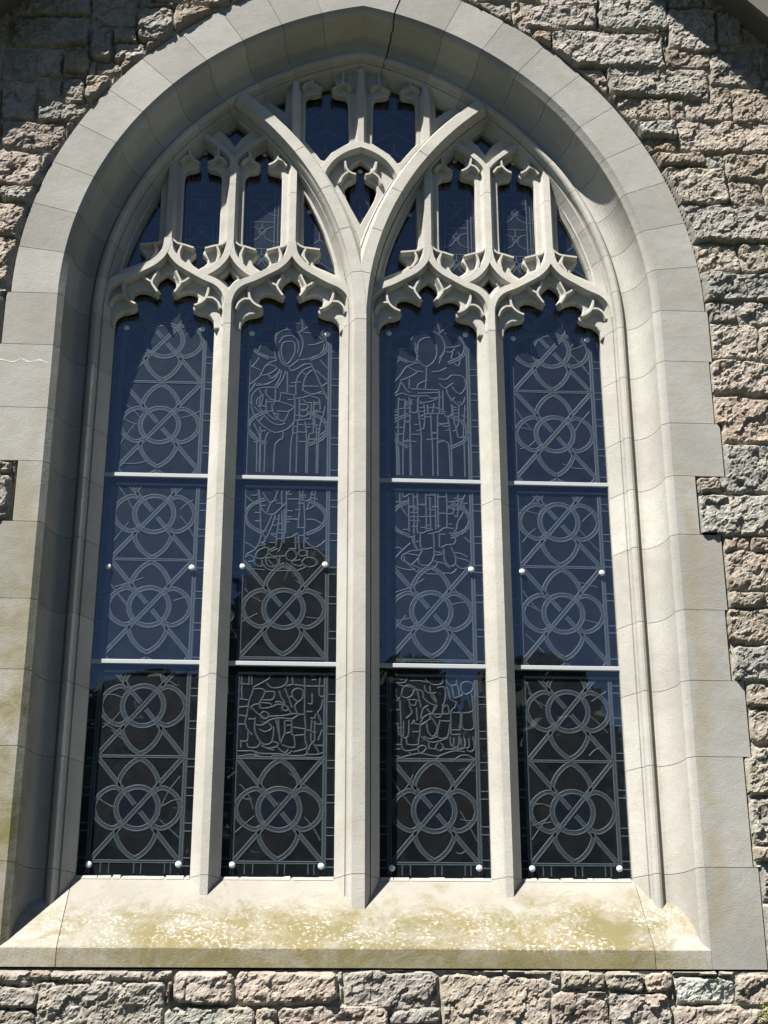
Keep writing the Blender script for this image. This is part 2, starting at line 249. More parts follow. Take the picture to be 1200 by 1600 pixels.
LEADS = "1:-66,2719,-64,2657,-69,2595,-73,2520,-64,2469|1:-69,2581,-63,2614,-39,2634,-10,2642,24,2636,45,2620,63,2580,60,2533,48,2495|1:-50,2568,-42,2587,-30,2601,-5,2609,21,2603,38,2580,43,2542,39,2514|1:-41,2540,-33,2568,-4,2576,21,2570,26,2532,19,2495,-10,2452,-31,2474,-40,2512,-41,2540|1:-53,2521,-48,2483,-30,2451,-1,2438,24,2457,44,2477|1:-203,2535,-200,2573,-176,2602,-151,2609|1:-151,2602,-152,2640|1:-179,2573,-162,2564,-141,2565,-83,2562|1:-141,2560,-145,2537,-156,2513|1:-190,2531,-160,2508,-123,2490,-73,2483|1:-147,2485,-155,2466,-179,2435,-212,2432|1:-179,2433,-141,2415|1:-56,2676,44,2677|1:-19,2673,-18,2640|1:43,2723,61,2671,58,2637|1:128,2706,87,2662,45,2627|1:73,2690,115,2696,187,2670,221,2647|1:62,2628,104,2624,138,2611,167,2579|1:167,2645,142,2621|1:88,2560,122,2563,159,2579|1:168,2569,164,2536,139,2503,90,2483,52,2477|1:148,2480,165,2457,194,2434|1:-64,2469,-93,2459,-121,2430,-140,2383,-184,2340|1:-140,2388,-103,2393,-59,2427,-92,2445,-113,2439|1:-103,2393,-86,2371|1:-86,2371,-58,2395,-46,2423|1:-151,2341,-106,2338,-66,2371,-46,2409|1:-38,2418,-41,2381,-65,2330|1:-17,2414,-29,2372,-56,2325|1:-9,2410,-6,2299|1:-160,2346,-195,2299|1:-159,2332,-122,2337,-86,2352|1:-173,2226,-178,2267,-163,2300,-138,2319,-102,2324,-56,2321|1:-142,2309,-129,2282|1:-105,2315,-109,2287,-67,2252,-64,2316|1:-39,2298,-42,2253,-71,2247|1:-39,2298,2,2290,27,2286|1:-1,2438,8,2415,41,2430,73,2454,107,2455|1:35,2287,34,2356,50,2398,74,2426,107,2441|1:68,2310,71,2357,87,2399,111,2423|1:67,2333,142,2336|1:1,2332,30,2332|1:62,2412,83,2394|1:107,2450,128,2405,150,2350,175,2295,184,2268|1:128,2423,183,2369|1:183,2355,158,2336|1:68,2310,109,2293,158,2308|1:36,2268,68,2274,109,2289,142,2299,171,2295|1:68,2265,85,2247,110,2248|1:109,2280,143,2271,151,2240,152,2212|1:-152,2231,-149,2259,-121,2282|1:-148,2222,-132,2223,-121,2273|1:-137,2273,-135,2214,-110,2169,-80,2138,-43,2125,-15,2135|1:-104,2260,-107,2214,-94,2178,-69,2156,-52,2152|1:-79,2233,-74,2197,-56,2161|1:-70,2234,-63,2252,-30,2244,12,2231,28,2223,4,2199,-20,2198,-53,2198|1:-177,2222,-163,2177,-133,2132,-104,2106,-63,2085,-22,2095,6,2113,30,2145|1:-164,2217,-122,2178|1:-134,2146,-118,2169|1:-45,2184,-48,2161,-19,2144,4,2199|1:27,2286,32,2227,30,2145|1:52,2273,54,2151|1:57,2237,94,2233,86,2210,61,2201|1:62,2169,95,2183,86,2210|1:30,2150,103,2161|1:110,2243,107,2157|1:122,2257,120,2152|1:148,2203,127,2202,128,2121|1:176,2231,168,2185,153,2131,146,2032|1:46,2146,44,2029|1:79,2147,88,2093,47,2092|1:88,2093,89,2030|1:120,2148,121,2085,104,2084,97,2030|1:136,2121,138,2031|1:-91,2084,-103,2061,-106,2025|1:-22,2095,-25,2054,-57,2026|1:26,2136,23,2073,16,2028|1:-175,2158,-198,2121|1:-194,2117,-172,2082,-147,2051|1:-162,2131,-135,2069,-130,2025|1:-133,2114,-127,2052|1:153,2077,178,2100|1:-194,1756,-168,1738,-146,1720|1:-171,1826,-149,1798,-127,1785,-107,1813,-51,1787|1:-150,1835,-132,1799,-125,1725|1:-110,1776,-92,1744,-74,1722|1:-86,1680,-70,1726,-45,1736|1:-35,1834,-38,1792,-54,1741|1:-5,1834,-21,1783,-19,1709|1:-125,1721,-107,1684,-81,1667,-56,1667,-27,1695,-2,1723|1:-125,1721,-155,1715,-183,1683,-191,1646,-173,1610,-121,1570|1:-127,1785,-119,1707,-116,1616,-112,1553,-124,1512|1:-1,1834,2,1701,1,1573|1:1,1760,17,1793,60,1808|1:10,1744,65,1746|1:59,1831,65,1748|1:81,1832,78,1739,116,1749|1:119,1828,120,1786,112,1740,96,1693|1:137,1814,133,1759,130,1713,96,1693|1:134,1717,164,1695,190,1659|1:190,1641,152,1599,132,1576,94,1570|1:97,1643,131,1644,165,1626|1:83,1730,88,1638,87,1503|1:65,1739,62,1665,59,1611,64,1602,85,1602|1:4,1643,54,1645|1:1,1550,27,1555,56,1574|1:-64,1662,-80,1617,-104,1571|1:-48,1663,-63,1608,-83,1558,-99,1530|1:-31,1668,-34,1609,-41,1550,-40,1514|1:-18,1686,-15,1528,-31,1482|1:-6,1696,-6,1528|1:-10,1675,-1,1675|1:-70,1567,-41,1550|1:-104,1566,-91,1544,-99,1526,-120,1525|1:-99,1526,-94,1499|1:48,1556,49,1493|1:60,1565,66,1493|1:86,1548,112,1517,145,1508,191,1541|1:91,1498,112,1503,146,1495,184,1460|1:-195,1524,-166,1515,-140,1498|1:-124,1512,-140,1489,-177,1466|1:-77,1499,-98,1499,-127,1480,-134,1453,-113,1445,-88,1454,-76,1477,-77,1499|1:-77,1486,-44,1504|1:-64,1482,-35,1496|1:-77,1481,-59,1459,3,1461|1:3,1461,11,1483,32,1493,49,1479,54,1457,37,1439,12,1443,3,1461|1:62,1475,70,1489,95,1489,100,1467,71,1462,62,1475|1:104,1490,104,1458|1:-180,1452,-168,1462,-143,1453,-142,1435,-167,1430|1:-146,1435,-129,1413,-104,1409,-105,1441|1:-88,1441,-80,1450,-42,1451,-29,1433,-37,1415,-58,1406,-79,1414,-88,1441|1:-76,1441,-50,1411|1:-104,1427,-87,1401,-53,1388,13,1390,55,1390,97,1409|1:-25,1411,13,1398|1:29,1439,38,1421,71,1413,80,1422|1:29,1434,71,1444|1:79,1435,96,1454,125,1454,146,1441,142,1419,113,1409,88,1418,79,1435|1:-22,1456,-25,1420|1:-196,920,-180,916,-131,912,-110,896,-74,897|1:-180,916,-175,782|1:-147,912,-145,849|1:-135,912,-133,849|1:-190,853,-149,849|1:-125,837,-73,867,-53,884,-70,909,-78,913|1:-54,909,-49,893,-13,914,11,906,24,885,21,856,-3,839,-36,834,-56,842,-69,859|1:-125,837,-128,816,-143,770,-149,716,-156,683,-151,651,-126,622|1:-120,829,-84,829,-75,809,-91,775,-102,758|1:11,915,52,913,105,912,134,900,154,900,195,915|1:44,911,49,852|1:21,843,49,852,102,845,191,846|1:-76,817,-35,817,-31,801,-42,780,-91,779|1:-94,767,-50,763,-42,751|1:-134,746,-118,758,-94,758,-94,742,-65,742,-33,751,-18,760,15,756|1:-134,746,-105,717,-72,697|1:-89,717,-77,726,-57,718,-56,701,-72,693,-88,701,-89,717|1:-26,768,-10,772,15,760|1:-11,822,-2,793,15,768|1:13,835,34,785,47,748|1:-52,705,16,710,56,719,80,715,104,716|1:-116,668,-83,664,-48,689,-8,698,40,694,56,699,80,715|1:3,747,15,756,31,744,23,731,7,735,3,747|1:31,740,48,715|1:46,806,50,823,70,834,94,824,95,794,75,773,55,785,46,806|1:38,794,46,798|1:75,773,59,752,72,719|1:101,908,104,720,109,662,106,621|1:126,891,142,896,150,913,133,925|1:134,874,150,875|1:116,766,136,766,135,812|1:112,728,136,729|1:129,700,149,700,153,720|1:170,896,168,804,192,800|1:161,725,176,746,184,787|1:161,721,177,684,177,671,153,675|1:114,646,154,634|1:137,696,134,646|1:149,687,150,597|1:134,634,134,597,146,593|1:182,647,166,602|1:-144,692,-116,692|1:-151,659,-160,667,-188,667|1:-190,745,-146,749|1:-191,782,-151,778|1:-149,704,-189,708|1:-113,700,-115,651,-106,619,-85,586,-61,578,-37,591,-31,636,-31,660|1:-95,647,-71,635,-47,644,-39,656,-52,672|1:-24,693,-15,661,-6,620,-2,595|1:-12,694,-6,628|1:16,686,18,628,10,612,3,587|1:25,665,49,666|1:20,686,48,686|1:48,694,50,625,74,621,106,625|1:53,657,105,650|1:18,628,50,637|1:58,621,63,568,23,571,7,579|1:106,621,111,589,115,564,59,547|1:-177,593,-145,594,-143,634|1:-145,586,-140,565,-101,566,-89,586|1:-173,589,-172,565|1:-77,578,-61,562,-21,567,-9,583,-33,591|1:-85,574,-53,558,-29,554|1:-196,548,-120,549,-88,538,-36,538|1:-195,524,-123,533,-99,525,-36,522|1:-36,522,-28,538,28,535,51,551|1:-28,530,108,532,115,556|1:-13,567,3,551,24,543,35,559|1:123,556,139,589,163,557,167,545|1:111,536,163,537,187,545|1:-194,516,188,517|1:159,577,191,577|2:-78,2540,-86,2582,-73,2620,-43,2645,0,2656,38,2648,67,2625,83,2587,82,2545,57,2506|2:-48,2560,-43,2593,-22,2612,-1,2618,29,2614,41,2586,45,2543,35,2496,-3,2457,-36,2475,-53,2508,-48,2560|2:-60,2588,-56,2559,-61,2540,-48,2512,-57,2489|2:43,2744,51,2696,63,2648|2:-8,2708,47,2701|2:59,2643,119,2698,149,2704|2:85,2726,111,2698|2:84,2644,118,2641,156,2623,180,2590,175,2543,158,2509|2:-64,2692,-85,2644,-123,2624|2:-157,2599,-144,2609|2:-157,2528,-136,2552,-86,2554,-56,2550|2:-157,2523,-128,2491,-65,2479,-45,2475|2:-137,2491,-166,2462|2:91,2564,134,2570,159,2580|2:87,2540,116,2541,133,2560|2:125,2541,116,2508,136,2471,153,2471,158,2518,150,2542|2:82,2535,65,2506,56,2478|2:-53,2479,-103,2454,-120,2431,-141,2397,-171,2364|2:-99,2455,-58,2432,-24,2429|2:-133,2379,-100,2394,-66,2414,-45,2433|2:-7,2453,-8,2411,-13,2341|2:-133,2370,-146,2323,-171,2304|2:-129,2370,-104,2324,-88,2316|2:-91,2390,-92,2339|2:18,2430,60,2436,89,2455|2:-54,2340,-46,2363,-16,2378,-4,2383|2:-83,2334,50,2333|2:-50,2312,50,2319|2:-159,2295,-129,2310,-92,2297,-55,2296,-5,2299,12,2286,45,2292|2:-46,2289,-51,2271,-22,2262,20,2273,45,2287|2:51,2394,88,2390,114,2414|2:54,2366,79,2343,104,2358,121,2372|2:114,2414,143,2415,172,2406,184,2374,179,2342,154,2313,129,2331,117,2354|2:88,2344,95,2311,116,2280,144,2253,169,2263,178,2300|2:116,2280,128,2294|2:-171,2313,-175,2221,-172,2131,-147,2041|2:-142,2286,-146,2213,-147,2041|2:-113,2278,-114,2178,-123,2042|2:-92,2288,-89,2178,-90,2043|2:-105,2269,-113,2232,-142,2227|2:-80,2279,-89,2215,-56,2211,-51,2271|2:-175,2190,-151,2190|2:-118,2155,-89,2155|2:-143,2127,-122,2127|2:-51,2261,-47,2197,-36,2089,-37,2044|2:-22,2253,-18,2203,-39,2189|2:-18,2198,-23,2125,-36,2125|2:-85,2092,-44,2093|2:-35,2189,-6,2203,77,2205|2:-5,2253,-2,2208|2:28,2259,19,2208|2:11,2199,13,2099,17,2045|2:54,2329,52,2205|2:71,2329,73,2210,93,2192,114,2206,111,2257|2:87,2330,111,2275|2:43,2141,93,2156|2:44,2200,41,2046|2:93,2188,100,2129,107,2048|2:115,2252,126,2147,142,2148,148,2248|2:130,2138,141,2084,161,2085|2:177,2254,166,2094,169,2049|2:156,2198,209,2186|2:-12,2067,13,2068|2:41,2050,91,2052|2:-115,2051,-90,2052|2:13,2104,38,2104|2:-172,2076,-156,2041|2:-165,1828,-149,1815,-141,1793,-141,1719|2:-169,1788,-141,1789|2:-128,1833,-125,1768,-100,1781,-72,1799,-55,1822|2:-137,1741,-113,1746|2:-141,1719,-173,1680|2:-137,1719,-113,1681,-97,1664|2:-173,1645,-158,1603,-126,1578,-86,1561|2:-100,1768,-98,1595|2:-78,1786,-75,1673,-76,1587|2:-59,1813,-57,1674,-58,1588,-17,1597,11,1606|2:-19,1822,-17,1597|2:26,1824,27,1607|2:38,1824,39,1615|2:75,1825,81,1746,79,1616|2:-15,1779,25,1780|2:41,1771,74,1772|2:-56,1730,-16,1733|2:1,1770,3,1606|2:81,1746,122,1751,151,1765|2:44,1689,109,1690,110,1747|2:132,1826,134,1756,129,1673,113,1682|2:164,1827,167,1783,146,1739,157,1696,132,1652,123,1609|2:-93,1668,-21,1670,24,1673|2:151,1769,162,1722,193,1670|2:138,1717,146,1726|2:189,1653,180,1631,155,1596,127,1574|2:159,1571,190,1546|2:-74,1579,-74,1527,-62,1506|2:-46,1584,-46,1520,-30,1507,10,1516|2:-86,1566,-78,1536,-62,1511|2:15,1589,18,1521|2:43,1590,42,1521|2:11,1589,43,1598,67,1616,107,1613|2:115,1608,119,1566,110,1536,74,1531,50,1517|2:123,1600,123,1574|2:-174,1513,-146,1513,-134,1501|2:-94,1536,-142,1488,-174,1449|2:-130,1475,-94,1497,-39,1503|2:-39,1498,-55,1468,-55,1439,-35,1427,-7,1431,13,1461,17,1495,18,1512|2:-110,1484,-59,1477|2:-122,1471,-119,1446,-91,1430|2:-87,1430,-55,1464|2:-130,1475,-135,1454,-107,1434,-79,1405|2:-174,1445,-170,1428,-143,1412,-95,1404,-75,1409|2:-83,1426,-55,1414,-56,1401|2:62,1513,65,1454,88,1425,112,1434,117,1463,105,1501,94,1522|2:21,1495,61,1492|2:25,1479,65,1488|2:21,1483,9,1453,29,1445,24,1424,-8,1406,-47,1414|2:33,1445,64,1437,88,1416|2:113,1493,141,1489,169,1473|2:121,1468,168,1456,188,1440|2:116,1438,136,1417,167,1418,188,1435|2:8,1411,48,1395,95,1391,120,1413|2:-48,1405,-24,1389,16,1386,63,1387|2:-75,1405,-56,1388|2:-170,913,-162,897,-141,880,-117,889,-104,910|2:-174,867,-125,868,-113,897,-129,918|2:-170,884,-133,889|2:-104,898,-39,898|2:-100,876,-59,877,-14,869|2:-34,907,-31,886,-10,865,18,859,47,870,44,908|2:64,909,64,875,80,858,109,863,105,909|2:109,901,196,902|2:109,890,196,891|2:-158,863,-133,851,-80,847|2:-138,821,-129,847,-105,857,-84,843,-89,814,-113,797,-138,805,-138,821|2:-162,838,-166,812,-154,792,-146,800|2:-80,839,-44,827,-40,798,-12,773,13,765|2:-68,831,-60,793,-53,756|2:-35,856,-31,831,-11,819,14,823|2:-10,857,-7,811,17,777|2:22,845,47,851,59,832,54,782,45,765|2:1,819,17,786|2:59,854,71,837,79,795,107,779|2:88,854,95,808,99,800,132,813,133,829|2:80,854,113,859,120,808|2:129,859,138,872,162,876,183,864,178,834,149,817,129,834,129,859|2:153,817,173,822,180,742,131,733|2:186,851,199,856|2:181,805,198,805|2:181,776,197,776|2:-146,788,-142,696,-139,622,-111,623,-106,697|2:-174,787,-146,784|2:-105,788,-101,767,-77,764,-73,785|2:-105,763,-93,730,-118,705|2:-73,755,-69,697|2:-113,788,-77,789,-60,781|2:-20,764,-44,747,-53,706|2:-28,752,-4,727,21,765|2:13,765,0,731,12,711,37,715,45,749,45,765|2:58,766,45,749,49,728,73,728,70,757,62,770|2:-12,727,-41,710,-53,689|2:-53,677,-12,702,-12,723,37,724,73,728|2:-94,680,-82,697,-82,681,-53,677|2:-57,681,-58,640,-66,586|2:-53,673,-17,698|2:-29,690,-21,640,3,624,20,665,-12,715|2:36,695,77,693|2:32,699,19,633,27,616,63,621,77,683|2:107,779,98,754,82,737,80,633|2:126,733,121,659|2:90,733,122,733|2:131,733,129,667,149,655,182,663,180,738|2:84,654,121,654|2:84,633,120,634|2:-90,643,-62,644|2:-130,692,-131,627|2:-155,680,-151,630,-135,622|2:-175,679,-155,680|2:-175,742,-150,742|2:-155,659,-130,659|2:-115,623,-115,586,-66,586|2:-139,618,-139,573,-119,557,-71,566|2:-42,624,-14,612,19,624|2:-54,623,-18,599,19,600,63,617|2:-18,599,-18,571,10,567|2:23,600,10,571,30,559,46,576,31,596|2:-67,574,-46,583,-30,570,-55,546,-67,558,-67,574|2:-175,585,-143,585|2:-175,565,-147,565|2:76,625,79,584,107,576,116,601,116,626|2:92,621,91,588|2:124,617,124,589|2:140,618,139,573,99,568|2:157,618,160,581,147,573|2:177,626,184,577,167,557,147,564|2:46,567,91,568,99,580|2:-176,516,-95,541,-47,546,10,534,42,543,91,560,139,556|2:9,518,26,535|2:90,519,123,540,155,540,191,520|2:-175,540,-147,528|2:-107,553,-99,541|2:-176,510,191,514"

# ------------------------------------------------------------------ ground
gm, gn, gb, gt = mat('ground_grass_and_gravel'); gP, gx = world_xyz(gn)
gn.links.new(ramp(gn, noise(gn, gP, 0.5, 8, 0.6), [(0.3, (0.014, 0.020, 0.008)), (0.55, (0.026, 0.032, 0.014)), (0.75, (0.040, 0.038, 0.028))]), gb.inputs['Base Color'])
gb.inputs['Roughness'].default_value = 0.95
mb = MB(); nn = 24
for i in range(nn+1):
    for j in range(nn+1):
        x, y = (i/nn-0.5)*300, (j/nn-0.5)*300
        mb.v.append((x, y, -2.6 + (0.25*math.sin(x*0.11)*math.cos(y*0.09) if abs(x) > 12 or abs(y) > 14 else 0)))
mb.f = [(i*(nn+1)+j, (i+1)*(nn+1)+j, (i+1)*(nn+1)+j+1, i*(nn+1)+j+1) for i in range(nn) for j in range(nn)]
mb.m = [0]*len(mb.f); mb.sm = [True]*len(mb.f)
tag(mb.build('ground', gm), kind='structure')

# ------------------------------------------------------------------ rubble wall (one height field per zone)
QR = [(2.62, 2.35, 1.643), (2.35, 2.03, 1.628), (2.03, 1.765, 1.652), (1.765, 1.48, 1.516), (1.48, 1.125, 1.611), (1.125, 0.805, 1.598),
      (0.805, 0.472, 1.654), (0.472, 0.011, 1.620), (0.011, -0.395, 1.642)]
QL = [(2.62, 2.35, 1.650), (2.35, 2.03, 1.665), (2.03, 1.768, 1.700), (1.768, 1.48, 1.524), (1.48, 1.125, 1.70), (1.125, 0.811, 1.60),
      (0.811, 0.484, 1.70), (0.484, 0.014, 1.60), (0.014, -0.395, 1.70)]
ROUT = 1.98
def lattice(ix, iy, seed):
    h = (ix.astype(np.int64)*374761393 + iy.astype(np.int64)*668265263 + seed*974634777) & 0xffffffff
    h = ((h ^ (h >> 13))*1274126177) & 0xffffffff; h = (h ^ (h >> 16)) & 0xffff
    return h/65535.0
def vnoise(x, y, seed):
    ix = np.floor(x); iy = np.floor(y); fx = x-ix; fy = y-iy
    ux = fx*fx*fx*(fx*(fx*6-15)+10); uy = fy*fy*fy*(fy*(fy*6-15)+10)
    a, b, c, d = lattice(ix, iy, seed), lattice(ix+1, iy, seed), lattice(ix, iy+1, seed), lattice(ix+1, iy+1, seed)
    return (a*(1-ux)+b*ux)*(1-uy)+(c*(1-ux)+d*ux)*uy
def fbm(x, y, seed, o=4, g=0.5):
    s = 0; a = 1; t = 0
    for k in range(o): s = s+a*vnoise(x*2**k+k*17.3, y*2**k-k*9.1, seed+k); t += a; a *= g
    return s/t
def cells(x, y, seed):                                    # F1 distance and a random facet tilt per cell
    ix = np.floor(x); iy = np.floor(y); best = np.full(x.shape, 9.0); tilt = np.zeros(x.shape)
    for dx in (-1, 0, 1):
        for dy in (-1, 0, 1):
            cx = ix+dx+lattice(ix+dx, iy+dy, seed); cy = iy+dy+lattice(ix+dx, iy+dy, seed+5)
            d = (x-cx)**2+(y-cy)**2; tx = lattice(ix+dx, iy+dy, seed+9)-0.5; ty = lattice(ix+dx, iy+dy, seed+11)-0.5
            hh = lattice(ix+dx, iy+dy, seed+13)
            t = tx*(x-cx)*1.2+ty*(y-cy)*1.2+hh; k = d < best; best = np.where(k, d, best); tilt = np.where(k, t, tilt)
    return best, tilt
COL = {'g': (0.312, 0.286, 0.252), 'p': (0.345, 0.296, 0.248), 't': (0.315, 0.266, 0.212), 'n': (0.300, 0.298, 0.266), 'o': (0.32, 0.255, 0.195),
       'y': (0.335, 0.302, 0.248), 'w': (0.43, 0.435, 0.395)}
measured = [(*map(float, s.split(',')[:4]), s.split(',')[4]) for s in STONES.split()]
random.seed(4)
auto = []; z = -2.7
while z < 9:
    h = random.choice([0.10, 0.13, 0.16, 0.2, 0.24]); x = -4.6+random.random()*0.3
    while x < 4.9:
        l = random.uniform(0.16, 0.62); c = random.choice('ggpptnyg')
        if h > 0.18 and random.random() < 0.35:
            q = random.uniform(0.4, 0.6)*h; auto += [(x, x+l, z, z+q-0.008, c), (x, x+l, z+q, z+h-0.008, random.choice('ptgn'))]
        else: auto.append((x, x+l-0.008, z, z+h-0.008, c))
        x += l+0.004
    z += h+0.004
def heights(X, Z):
    wx = X+(fbm(X*9, Z*9, 3, 3)-0.5)*0.030+(fbm(X*40, Z*40, 8, 2)-0.5)*0.006
    wz = Z+(fbm(X*7, Z*7, 5, 3)-0.5)*0.034+(fbm(X*38, Z*38, 9, 2)-0.5)*0.006
    sid = np.full(X.shape, -1); sd = np.full(X.shape, -0.02); taken = np.zeros(X.shape, bool)
    allst = measured+auto
    for i, (x0, x1, z0, z1, c) in enumerate(allst):
        msk = (wx > x0-0.012) & (wx < x1+0.012) & (wz > z0-0.012) & (wz < z1+0.012)
        if i >= len(measured): msk &= ~taken
        if not msk.any(): continue
        a, b = wx[msk], wz[msk]
        r = min(0.03, (x1-x0)*0.3, (z1-z0)*0.3); cxx, czz = (x0+x1)/2, (z0+z1)/2
        qx = np.abs(a-cxx)-(x1-x0)/2+r; qz = np.abs(b-czz)-(z1-z0)/2+r
        d = -(np.minimum(np.maximum(qx, qz), 0)+np.sqrt(np.maximum(qx, 0)**2+np.maximum(qz, 0)**2)-r)
        if i < len(measured): taken[msk] = True
        old = sd[msk]; k = d > old
        t = sd[msk]; t[k] = d[k]; sd[msk] = t; s2 = sid[msk]; s2[k] = i; sid[msk] = s2
    rng = np.random.RandomState(7); n = len(allst)
    lift = rng.uniform(0.010, 0.036, n)[sid]; tx = rng.uniform(-0.06, 0.06, n)[sid]; tz = rng.uniform(-0.10, 0.04, n)[sid]
    cx = np.array([(s[0]+s[1])/2 for s in allst])[sid]; cz = np.array([(s[2]+s[3])/2 for s in allst])[sid]
    rnd = rng.uniform(0, 50, n)[sid]
    edge = np.clip((sd+0.004)/0.016, 0, 1); edge = 1-(1-edge)**2.4
    # chiselled rock: rotated, stretched ridges and facets
    a = 0.7*X+0.7*Z; b = -0.7*X+0.7*Z
    a = a+(fbm(X*30, Z*30, 91, 2)-0.5)*0.03; b = b+(fbm(X*30, Z*30, 93, 2)-0.5)*0.03
    f1, t1 = cells(a*9+rnd, b*15+rnd, 21); f2, t2 = cells(a*24+rnd, b*42, 31); f3, t3 = cells(a*62, b*88+rnd, 41)
    rid = fbm(X*11+rnd, Z*16+rnd, 51, 5, 0.62)
    rough = 0.014*(t1-0.5)+0.008*(t2-0.5)+0.003*(t3-0.5)+0.022*(rid-0.5)+0.003*(fbm(X*85, Z*85, 61, 2)-0.5)
    stone = 0.296+lift+tx*(X-cx)+tz*(Z-cz)+rough
    mort = 0.290+(fbm(X*5, Z*5, 73, 3)-0.5)*0.040+(fbm(X*22, Z*22, 71, 4)-0.5)*0.010
    v = mort+(np.maximum(stone, mort+0.003)-mort)*edge
    isst = (sid >= 0) & (sd > -0.001)
    v = np.where(isst, v, mort)
    return v, sid, sd, isst, rnd
def outline_dist(X, Z):                                   # how far outside the dressed surround a point lies (approx)
    sg = np.sign(X+1e-9); ax = np.abs(X); d = np.full(X.shape, 9.0)
    arc = np.sqrt((ax+CX)**2+(Z-ZS)**2)-ROUT; up = Z >= ZS; d = np.where(up, arc, d)
    for side, Q in ((1, QR), (-1, QL)):
        for z1, z0, xo in Q:
            k = (~up) & (sg == side) & (Z <= z1) & (Z > z0); d = np.where(k, ax-xo, d)
    below = Z <= -0.395
    d = np.where(below, np.maximum(-0.395-Z, ax-1.66), d)
    return d
def wall_zone(mbs, x0, x1, z0, z1, step, skip=None):
    nx = int(round((x1-x0)/step)); nz = int(round((z1-z0)/step))
    xs = np.linspace(x0, x1, nx+1); zs = np.linspace(z0, z1, nz+1)
    X, Z = np.meshgrid(xs, zs); X = X.ravel(); Z = Z.ravel()
    v, sid, sd, isst, rnd = heights(X, Z); od = outline_dist(X, Z)
    v = np.where(od < 0.004, 0.262, v); v = np.minimum(v, np.where(X > 0, 0.290, 0.284)+np.where(X > 0, 2.4, 1.3)*np.clip(od-0.004+0.006*(fbm(X*30, Z*30, 97, 3)-0.5), 0, 0.2))
    kx = fbm(X*6, Z*6, 81, 4); k2 = fbm(X*45, Z*45, 82, 3); k3 = fbm(X*14+rnd, Z*18, 83, 3)
    cols = np.array([COL[s[4]] for s in measured+auto]); rng = np.random.RandomState(3); cols = cols*rng.uniform(0.84, 1.12, (len(cols), 1))*(1+rng.uniform(-0.02, 0.02, cols.shape))
    c = cols[sid]*0.72
    c = c*(0.80+0.40*k2)[:, None]
    mixk = np.clip((k3-0.52)*4, 0, 1)[:, None]; c = c*(1-mixk*0.35)+np.array((0.30, 0.28, 0.255))*mixk*0.35
    pk = np.clip((kx-0.56)*5, 0, 1)[:, None]*0.4; c = c*(1-pk)+np.array((0.30, 0.245, 0.20))*pk
    mc = np.array((0.26, 0.245, 0.205))*(0.78+0.44*kx)[:, None]
    c = np.where((isst & (sd > 0.001))[:, None], c, mc)
    keep = od > -0.02
    idx = np.arange(len(X)).reshape(nz+1, nx+1)
    q = np.stack([idx[:-1, :-1].ravel(), idx[:-1, 1:].ravel(), idx[1:, 1:].ravel(), idx[1:, :-1].ravel()], 1)
    ok = keep[q].all(1)
    if skip is not None:
        mx = X[q].mean(1); mz = Z[q].mean(1); ok &= ~((mx > skip[0]) & (mx < skip[1]) & (mz > skip[2]) & (mz < skip[3]))
    q = q[ok]; used = np.zeros(len(X), bool); used[q.ravel()] = True; new = np.cumsum(used)-1
    mbs.append((np.stack([X[used], -v[used], Z[used]], 1), new[q], c[used]))
zones = []
FX0, FX1, FZ0, FZ1 = -2.2, 2.4, -0.8, 4.8
wall_zone(zones, FX0, FX1, FZ0, FZ1, 0.00667)
wall_zone(zones, -4.2, FX0, -2.6, 4.8, 0.025); wall_zone(zones, FX1, 4.2, -2.6, 4.8, 0.025)
wall_zone(zones, FX0, FX1, -2.6, FZ0, 0.02); wall_zone(zones, -4.2, 4.2, 4.8, 6.3, 0.03)
V = []; Q = []; CC = []; b = 0
for v_, q_, c_ in zones: V.append(v_); Q.append(q_+b); CC.append(c_); b += len(v_)
V = np.concatenate(V); Q = np.concatenate(Q); CC = np.concatenate(CC)
# the gable line trims the top of the wall
AX, AZ, SL = 0.145, 6.13, 1.05                            # apex of the overhanging verge and its slope
ok = (V[Q][:, :, 2].max(1) < AZ+0.12-SL*np.abs(V[Q][:, :, 0]-AX).max(1)); Q = Q[ok]
used = np.zeros(len(V), bool); used[Q.ravel()] = True; new = np.cumsum(used)-1; V = V[used]; CC = CC[used]; Q = new[Q]
wall = thing('stone_wall', 'coursed rubble wall of rough pinkish grey and tan stones round the arched window', 'wall')
me = bpy.data.meshes.new('stonework'); me.vertices.add(len(V)); me.vertices.foreach_set('co', V.ravel().astype(np.float32))
me.loops.add(len(Q)*4); me.loops.foreach_set('vertex_index', Q.ravel().astype(np.int32))
me.polygons.add(len(Q)); me.polygons.foreach_set('loop_start', (np.arange(len(Q))*4).astype(np.int32))
me.update(calc_edges=True); me.polygons.foreach_set('use_smooth', [False]*len(Q))
at = me.color_attributes.new('stone', 'FLOAT_COLOR', 'POINT'); at.data.foreach_set('color', np.concatenate([CC, np.ones((len(CC), 1))], 1).ravel().astype(np.float32))
m, n, bs, tc = mat('rubble_stone'); P, xyz = world_xyz(n)
an = n.nodes.new('ShaderNodeAttribute'); an.attribute_name = 'stone'
nf = noise(n, P, 190, 4, 0.75); nm = noise(n, P, 42, 5, 0.7)
c = mixc(n, rampf(n, nf, 0.33, 0.70), tuple([0.62]*3), tuple([1.32]*3)); c = mixc(n, 1.0, an.outputs['Color'], c, 'MULTIPLY')
c2 = mixc(n, rampf(n, nm, 0.35, 0.68), tuple([0.80]*3), tuple([1.18]*3)); c = mixc(n, 1.0, c, c2, 'MULTIPLY')
n.links.new(c, bs.inputs['Base Color']); bs.inputs['Roughness'].default_value = 0.92; bs.inputs['Specular IOR Level'].default_value = 0.2
b1 = bump(n, bs, nm, 0.6, 0.006); bump(n, bs, nf, 0.7, 0.0022, b1)
me.materials.append(m); link('stonework', me, wall)
